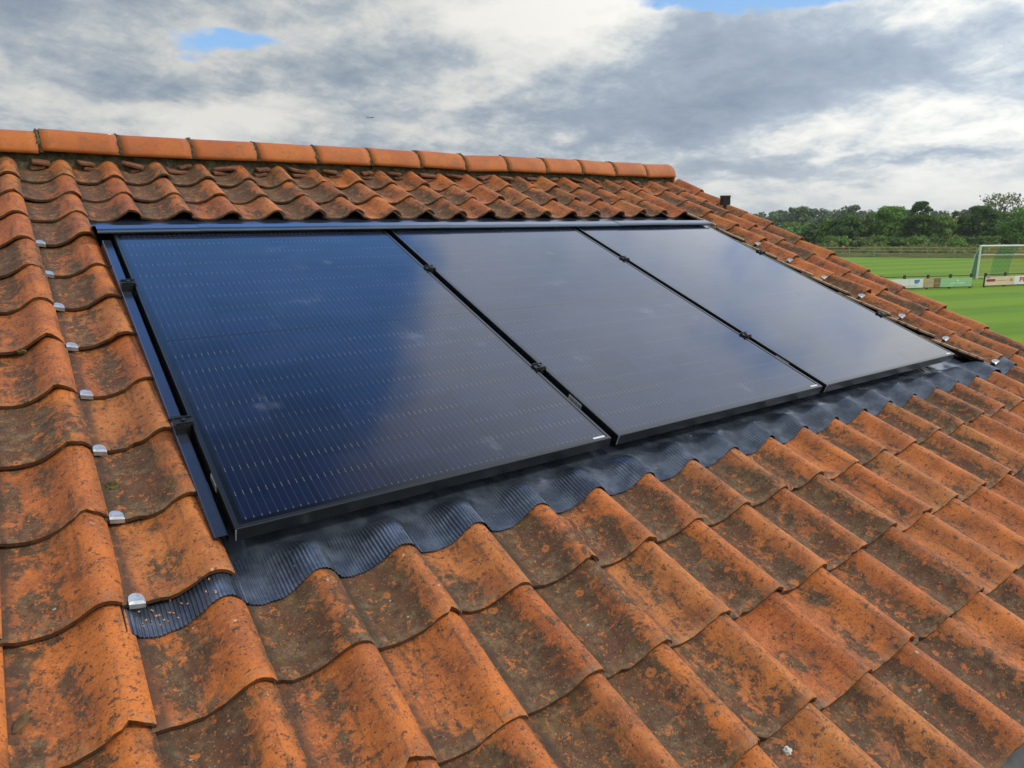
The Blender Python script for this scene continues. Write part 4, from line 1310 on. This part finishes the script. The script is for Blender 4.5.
# toward the sun the cover is thin and bright
sd = (math.sin(SUN_AZ) * math.cos(SUN_EL), math.cos(SUN_AZ) * math.cos(SUN_EL), math.sin(SUN_EL))
glow = t.ss(t.vm('DOT_PRODUCT', D, sd), -.2, .95)
den = t.math('SUBTRACT', den, t.math('MULTIPLY', glow, .28))
den = t.math('ADD', t.math('ADD', t.math('MULTIPLY', den, .60), .075), t.math('MULTIPLY', t.ss(den, .06, .62), .30))
cloud = t.ramp(den, [(0.0, (.82, .81, .77)), (.22, (.64, .655, .645)), (.45, (.455, .505, .55)), (.70, (.315, .375, .455)), (1.0, (.21, .265, .345))])
cloud = t.vm('SCALE', cloud, None, t.math('ADD', 9.3, t.math('MULTIPLY', glow, 8.0)))
# gaps of blue
gap = t.math('ADD', blob(212, 42, 52, 11, 1.15), blob(742, 4, 105, 9, 1.25))
gap = t.math('ADD', gap, blob(660, 15, 40, 7, .5))
def dirgap(az, el, wide, amp):
    c = (math.sin(R(az)) * math.cos(R(el)), math.cos(R(az)) * math.cos(R(el)), math.sin(R(el)))
    dd = t.vm('DOT_PRODUCT', D, c)
    dd = t.math('ADD', dd, t.math('ADD', t.math('MULTIPLY', wx, .16), t.math('MULTIPLY', fx_, .10)))
    return t.math('MULTIPLY', t.ss(dd, math.cos(R(wide * 1.4)), math.cos(R(wide * .6))), amp)
gap = t.math('ADD', gap, dirgap(6, 48, 22, 1.6))
gap = t.math('ADD', gap, t.math('MULTIPLY', t.ss(t.vm('DOT_PRODUCT', D, (math.sin(R(69)) * math.cos(R(27)), math.cos(R(69)) * math.cos(R(27)), math.sin(R(27)))), math.cos(R(13)), 1.0), .62))
gap = t.math('ADD', gap, dirgap(-35, 50, 14, .8))
gmask = t.ss(t.math('SUBTRACT', gap, t.math('ADD', t.math('MULTIPLY', t.math('SUBTRACT', cl2, .36), .9), t.math('MULTIPLY', t.math('SUBTRACT', cl3, .42), .9))), .22, .80)
blue = t.mix(.6, t.vm('SCALE', sky.outputs[0], None, 1.8), (2.4, 5.0, 9.0))
thin = t.math('MULTIPLY', t.math('MULTIPLY', t.ss(dz, .30, .55), ahead), .60)
hi = t.math('MULTIPLY', t.math('MULTIPLY', t.ss(dz, .30, .44), t.ss(dz, .96, .76)), ahead)
topdark = t.math('MULTIPLY', t.ss(dz, .70, .90), t.ss(t.vm('DOT_PRODUCT', D, tuple(hf_)), .05, .4))
cloud = t.mix(thin, cloud, (3.9, 5.3, 8.2))
cloud = t.vm('SCALE', cloud, None, t.math('SUBTRACT', t.math('ADD', 1.0, t.math('MULTIPLY', hi, .85)), t.math('MULTIPLY', topdark, 1.0)))
blue = t.mix(t.math('MULTIPLY', hi, .7), blue, (1.5, 4.2, 10.5))
blue = t.vm('SCALE', blue, None, t.math('SUBTRACT', t.math('ADD', 1.0, t.math('MULTIPLY', hi, .45)), t.math('MULTIPLY', topdark, .85)))
col = t.mix(gmask, cloud, blue)
low = t.ss(dz, .11, .0)
col = t.mix(t.math('MULTIPLY', low, .55), col, (5.9, 6.15, 6.1))
bg = t.n('ShaderNodeBackground'); bg.inputs[1].default_value = .1
t.l(col, bg.inputs[0])
wo = t.n('ShaderNodeOutputWorld'); t.l(bg.outputs[0], wo.inputs[0])
w.cycles.sampling_method = 'AUTOMATIC'

sun = bpy.data.lights.new('sun', 'SUN'); sun.energy = 2.1; sun.angle = R(10); sun.color = (1, .95, .88)
so = bpy.data.objects.new('sun', sun); COL.objects.link(so)
so.rotation_euler = Vector(sd).to_track_quat('Z', 'Y').to_euler()

S.render.engine = 'CYCLES'
S.render.resolution_x, S.render.resolution_y = 1024, 768
S.view_settings.view_transform = 'Standard'
S.view_settings.look = 'None'
S.view_settings.exposure = 0.0
S.view_settings.gamma = 1
